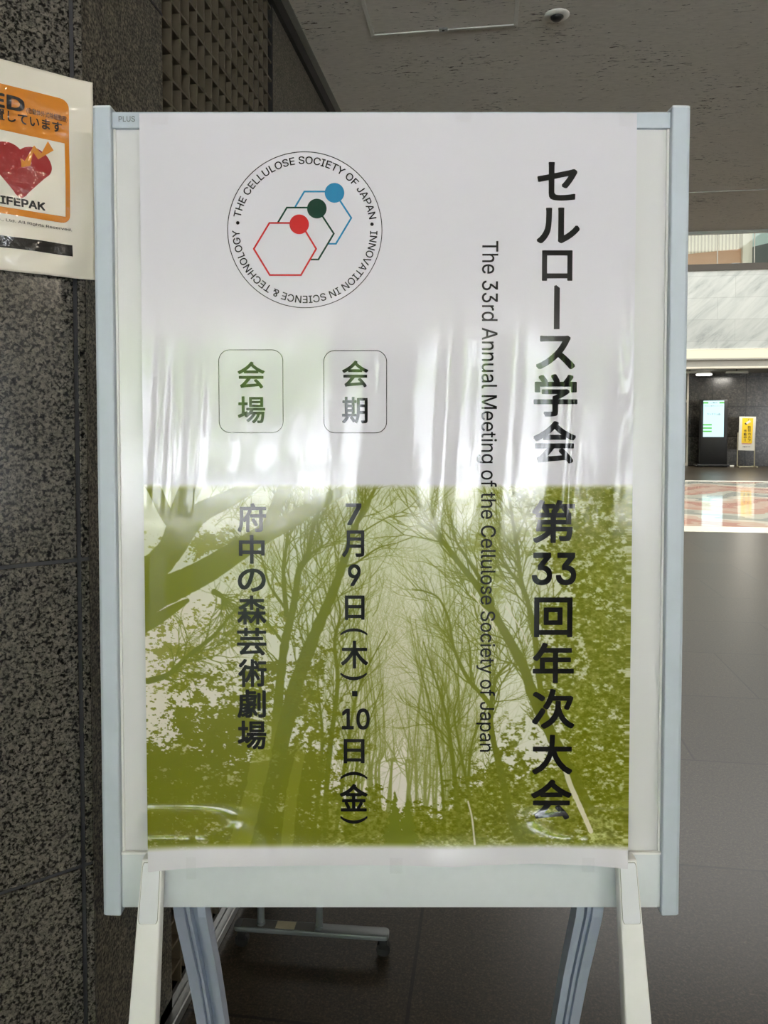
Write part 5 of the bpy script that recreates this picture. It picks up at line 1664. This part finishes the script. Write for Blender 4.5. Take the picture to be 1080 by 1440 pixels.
zt_, zb_ = A(20, 137)[1], A(20, 156)[1]
rx = A(34.2, 150)[0]
words = [aline('AED', rx - .070, rx, zb_, zt_ + .001, .03)]
x0, x1 = A(37, 158)[0], A(94, 168)[0]
words.append(aline('(自動体外式除細動器)', x0, x1, A(70, 167)[1] - .0015, A(70, 160)[1] + .001, .006))
x1 = A(86.5, 180)[0]
k = (x1 - A(7, 170)[0]) / 5
z0_, z1_ = A(50, 181)[1], A(50, 164)[1]
words.append(aline('設置しています', x1 - k * 7, x1, z0_ + .001, z1_, .02))
words.append(aline('LIFEPAK', A(-9, 290)[0], A(63.5, 293)[0], A(40, 293)[1], A(40, 281.5)[1], .03))
words.append(aline('Medtronic Japan Co., Ltd. All Rights Reserved.', A(101, 325)[0] - .168, A(101, 325)[0], A(50, 319)[1], A(50, 314)[1], .006))
for nm, w_ in zip(('heading', 'subheading', 'message', 'device_name', 'copyright_line'), words):
    aprint(nm, [w_], M['lam_black'], .0020)
fl2 = []
bz0, bz1 = A(102, 361)[1], A(102, 345)[1]
aprint('black_bar', [[(-.20, bz0 + .001), (A(102, 350)[0], bz0), (A(102, 350)[0], bz1), (-.20, bz1)]], M['lam_black'], .0012)

# ================================================================== MOBILE STAND behind the board
FT = .050
f0, f1 = pz(333, 1297, FT), pz(547, 1311, FT)
ang = atan2(f1.y - f0.y, f1.x - f0.x)
ml = (f1 - f0).length
mob = empty('mobile_stand', (f0.x, f0.y, 0), ang, 'grey metal wheeled stand behind the board, its flat foot carrying two thin posts', 'stand')
g = MB()
g.prism(rrect(-.004, ml, -.016, .016, .010, 5), FT - .010, FT, 'z', .0015)
ft = g.build('foot_bar', M['foot_metal'], mob, True)
MB().box(.012, .175, -.0125, .0125, FT - .0005, FT + .0008).build('foot_cover', M['foot_top'], ft)
MB().box(.089, .131, -.0122, .0122, FT + .0005, FT + .0014).build('sticker', M['tag'], ft)


def caster(x, y):
    o = MB().tube((x, y - .007, .015), (x, y + .007, .015), .015, 24).box(x - .009, x + .009, y - .010, y + .010, .016, .036, .002).build('caster', M['rubber'], mob, True)
    MB().tube((x, y, .030), (x, y, FT - .009), .004).build('stem', M['foot_metal'], o)


caster(.012, 0)
caster(ml - .012, 0)
for px in (367, 449):
    q = pz(px, 1297 + 14 * (px - 333) / 214, FT)
    x = (V3((q.x, q.y, 0)) - V3((f0.x, f0.y, 0))).length
    p_ = MB().tube((x, 0, FT - .001), (x, 0, 1.25), .0078, 20).build('post', M['foot_metal'], mob, True)
    MB().tube((x, 0, FT), (x, 0, FT + .006), .0095, 20).build('collar', M['foot_metal'], p_, True)
xa = .04
MB().box(.03, .22, -.010, .010, 1.24, 1.262, .003).build('cross_bar', M['foot_metal'], mob, True)

# ================================================================== FAR HALL FURNISHINGS
# polished mosaic inlay with cream border
a0, a1 = 8.46, 16.2
inl = empty('floor_inlay', (6, 12, 0))
tag(inl, kind='structure')
outer = [(-5.5, a0 - 12), (8, a0 - 12), (8, 16.9 - 12 - 1.6), (4, 16.9 - 12 - .95), (1.5, 16.9 - 12 - .55), (0, 16.9 - 12 - .38), (-2, 16.9 - 12 - .30), (-5.5, 16.9 - 12 - .3)]
g = MB()
g.prism(outer, 0, .003, 'z')
g.build('border', M['mosaic_border'], inl)
inner = [(-5.1, a0 + .46 - 12), (7.6, a0 + .46 - 12), (7.6, 16.9 - 12 - 1.95), (4, 16.9 - 12 - 1.3), (1.5, 16.9 - 12 - .88), (0, 16.9 - 12 - .72), (-2, 16.9 - 12 - .62), (-5.1, 16.9 - 12 - .62)]
g = MB()
g.prism(inner, .001, .004, 'z')
g.build('pattern', M['mosaic'], inl)

# light cove
cv = empty('cove_light', (7.5, MY, 2.9), 0, 'long cream glowing light cove running under the white marble balcony wall', 'light')
MB().box(-8.4, 8.4, -.005, .2, .01, .25).build('diffuser', M['cove'], cv)
MB().box(-8.4, 8.4, -.05, .0, -.03, .012).build('lip', M['grey_fascia'], cv)
# soffit lamp and grilles
q = pY(990, 530, 21.9)
lm_ = empty('soffit_lamp', (q.x, q.y, 2.62), 0, 'small glowing oblong lamp on the soffit above the black screen kiosk', 'lamp')
MB().box(-.20, .20, -.10, .10, -.06, .0, .03, 4).build('diffuser', M['lamp_glow'], lm_, True)
MB().box(-.16, .16, -.06, .06, .0, .08).build('housing', M['grey_fascia'], lm_)
for i, (px, lab) in enumerate(((1036, 'grey ceiling plate hung under the soffit above the yellow sign'), (970, 'grey ceiling plate hung under the soffit beside the board frame'))):
    q = pY(px, 523.5, 21.0)
    v_ = empty('ceiling_plate', (q.x, q.y, q.z), 0, lab, 'plate', 'soffit plates')
    MB().box(-.28, .28, -.05, .05, -.03, .03, .004).build('plate', M['alu_dull'], v_)
    MB().tube((0, 0, .02), (0, 0, 2.705 - q.z), .012).build('hanger', M['black'], v_)

# balcony glass
bg_ = empty('glass_balustrade', (7.0, MY + .1, 5.345), 0, 'clear glass balustrade with thin upright joints on top of the marble balcony', 'balustrade')
gx = [-7.5] + [pY(px, 345, MY + .1).x - 7.0 for px in (1009, 1061)]
gx += [gx[-1] + (gx[-1] - gx[-2]), gx[-1] + 2 * (gx[-1] - gx[-2])]
for a, b_ in zip(gx, gx[1:]):
    p_ = MB().box(a + .012, b_ - .012, -.006, .006, .0, 1.1).build('pane', M['glass'], bg_)
    MB().box(b_ - .012, b_ + .012, -.008, .008, -.06, 1.1).build('joint', M['alu_dull'], bg_)
    MB().box((a + b_) / 2 - .1, (a + b_) / 2 + .1, -.02, .02, -.0, .03).build('clip', M['alu'], bg_)
MB().tube((-7.5, 0, 1.12), (gx[-1], 0, 1.12), .025).build('handrail', M['alu'], bg_)

# digital kiosk
KY = 22.2
k0, k1 = pY(984.5, 655, KY), pY(1022, 655, KY)
kh = pY(1003, 562, KY).z
kio = empty('digital_kiosk', ((k0.x + k1.x) / 2, KY, 0), radians(-4), 'tall black information kiosk with a lit pale blue screen by the dark granite wall', 'kiosk')
kw = (k1.x - k0.x) / 2
MB().box(-kw, kw, 0, .22, .08, kh, .015).build('cabinet', M['black'], kio, True)
MB().box(-kw - .10, kw + .05, -.12, .40, .02, .08, .01).build('base_plate', M['black'], kio)
for sx_ in (-1, 1):
    for yy in (-.08, .34):
        MB().tube((sx_ * kw * .9, yy, 0), (sx_ * kw * .9, yy, .03), .03).build('foot', M['rubber'], kio)
s0, s1 = pY(988.5, 563.5, KY), pY(1017.8, 614.5, KY)
ox = (k0.x + k1.x) / 2
sx0, sx1, sz0, sz1 = s0.x - ox + .02, s1.x - ox - .01, s1.z, s0.z
scr = MB().box(sx0, sx1, -.006, .0, sz0, sz1).build('screen', M['screen'], kio)
sw_, sh_ = sx1 - sx0, sz1 - sz0
for u0, u1, v0, v1 in ((0, .24, .92, .965), (.77, 1, .92, .965), (0, .42, .315, .355), (0, .42, .225, .265), (0, .42, .135, .175)):
    fl = Flat()
    fl.poly([(sx0 + sw_ * u0, sz0 + sh_ * v0), (sx0 + sw_ * u1, sz0 + sh_ * v0), (sx0 + sw_ * u1, sz0 + sh_ * v1), (sx0 + sw_ * u0, sz0 + sh_ * v1)])
    raw('green_bar', [(x, -.008 - k, z) for x, z, k in fl.v], fl.f, M['screen_green'], scr)
for s_, u0, u1, v0, v1 in (('ランドリュ品', .18, .82, .60, .66), ('本日のご案内はこちらです', .05, .95, .84, .87), ('ご案内', .34, .66, .925, .96)):
    fl = Flat()
    fl.add(*fit(s_, sx0 + sw_ * u0, sx0 + sw_ * u1, sz0 + sh_ * v0, sz0 + sh_ * v1, .01))
    raw('screen_lettering', [(x, -.008 - k, z) for x, z, k in fl.v], fl.f, M['screen_text'], scr)

# camera-warning sign stand
SY = 22.3
sg0, sg1 = pY(1038.5, 654, SY), pY(1063, 654, SY)
scx = (sg0.x + sg1.x) / 2
sgn = empty('sign_stand', (scx, SY, 0), 0, 'white sign stand with a yellow security camera notice, right of the kiosk', 'sign')


def sg(x, y):                     # local coords from the 1080-wide crop used to measure it
    p = pY(975 + x / 10.286, 550 + y / 10.286, SY)
    return p.x - scx, p.z


c0, c1, c2, c3 = sg(668, 368), sg(908, 370), sg(886, 862), sg(650, 856)
MB().prism([c3, c2, c1, c0], 0, .03, 'y', .004).build('panel', M['sign_white'], sgn)
y0, y1, y2, y3 = sg(710, 390), sg(868, 392), sg(850, 756), sg(695, 750)
yp = raw('yellow_notice', [(p[0], -.002, p[1]) for p in (y3, y2, y1, y0)], [(0, 1, 2, 3)], M['sign_yellow'], sgn)
fl = Flat()
for ch, (x0, x1, ya, yb) in (('防', (788, 832, 502, 545)), ('犯', (788, 832, 548, 592)), ('カ', (786, 830, 602, 640)), ('メ', (786, 830, 645, 682)), ('ラ', (786, 830, 688, 726)),
                             ('作', (730, 772, 555, 600)), ('動', (728, 772, 604, 645)), ('中', (728, 770, 650, 688)), ('!', (742, 756, 692, 726))):
    a, b_ = sg(x0, yb), sg(x1, ya)
    fl.add(*fit(ch, a[0], b_[0], a[1], b_[1], .02))
raw('sign_lettering', [(x, -.004 - k, z) for x, z, k in fl.v], fl.f, M['sign_black'], yp)
fl = Flat()
a, b_ = sg(712, 815), sg(824, 796)
fl.add(*fit('作動中です', a[0], b_[0], a[1], b_[1], .02))
raw('small_lettering', [(x, -.002 - k, z) for x, z, k in fl.v], fl.f, M['sign_black'], sgn)
for nm, q in (('camera_lens', (sg(740, 470), sg(760, 490), sg(775, 478), sg(756, 458))), ('camera_mount', (sg(795, 400), sg(801, 400), sg(801, 430), sg(795, 430)))):
    raw(nm, [(p[0], -.004, p[1]) for p in q], [(0, 1, 2, 3)], M['sign_black'], yp)
raw('camera_body', [(p[0], -.0045, p[1]) for p in (sg(756, 456), sg(778, 478), sg(832, 446), sg(815, 418))], [(0, 1, 2, 3)], M['sign_white'], yp)
a, b_ = sg(700, 765), sg(840, 757)
MB().box(a[0], b_[0], -.002, 0, a[1], b_[1]).build('red_line', M['sign_red'], sgn)
for xx in ((648, 636), (890, 885)):
    a, b_ = sg(xx[0], 600), sg(xx[1], 1055)
    MB().tube((a[0], .015, a[1]), (b_[0], .015, .02), .016, 12).build('leg', M['stand_tube'], sgn)
a, b_ = sg(585, 1055), sg(930, 1070)
MB().box(a[0] + .12, b_[0] - .02, 0, .03, .0, .03).build('floor_bar', M['stand_tube'], sgn)
for xx in (636, 885):
    a = sg(xx, 1055)
    MB().box(a[0] - .02, a[0] + .02, -.22, .22, 0, .03).build('foot', M['stand_tube'], sgn)
# power strip on the floor between kiosk and sign
a, b_ = sg(525, 1052), sg(585, 1052)
ps = empty('power_strip', (scx + (a[0] + b_[0]) / 2, SY, 0), 0, 'white power strip on the floor between the kiosk and the sign stand', 'power strip')
hw3 = (b_[0] - a[0]) / 2
MB().box(-hw3, hw3, -.03, .03, 0, .05, .008).build('body', M['sign_white'], ps)
MB().tube((-hw3, 0, .02), (-hw3 - .06, .0, .012), .009, 10).build('cord', M['sign_white'], ps)
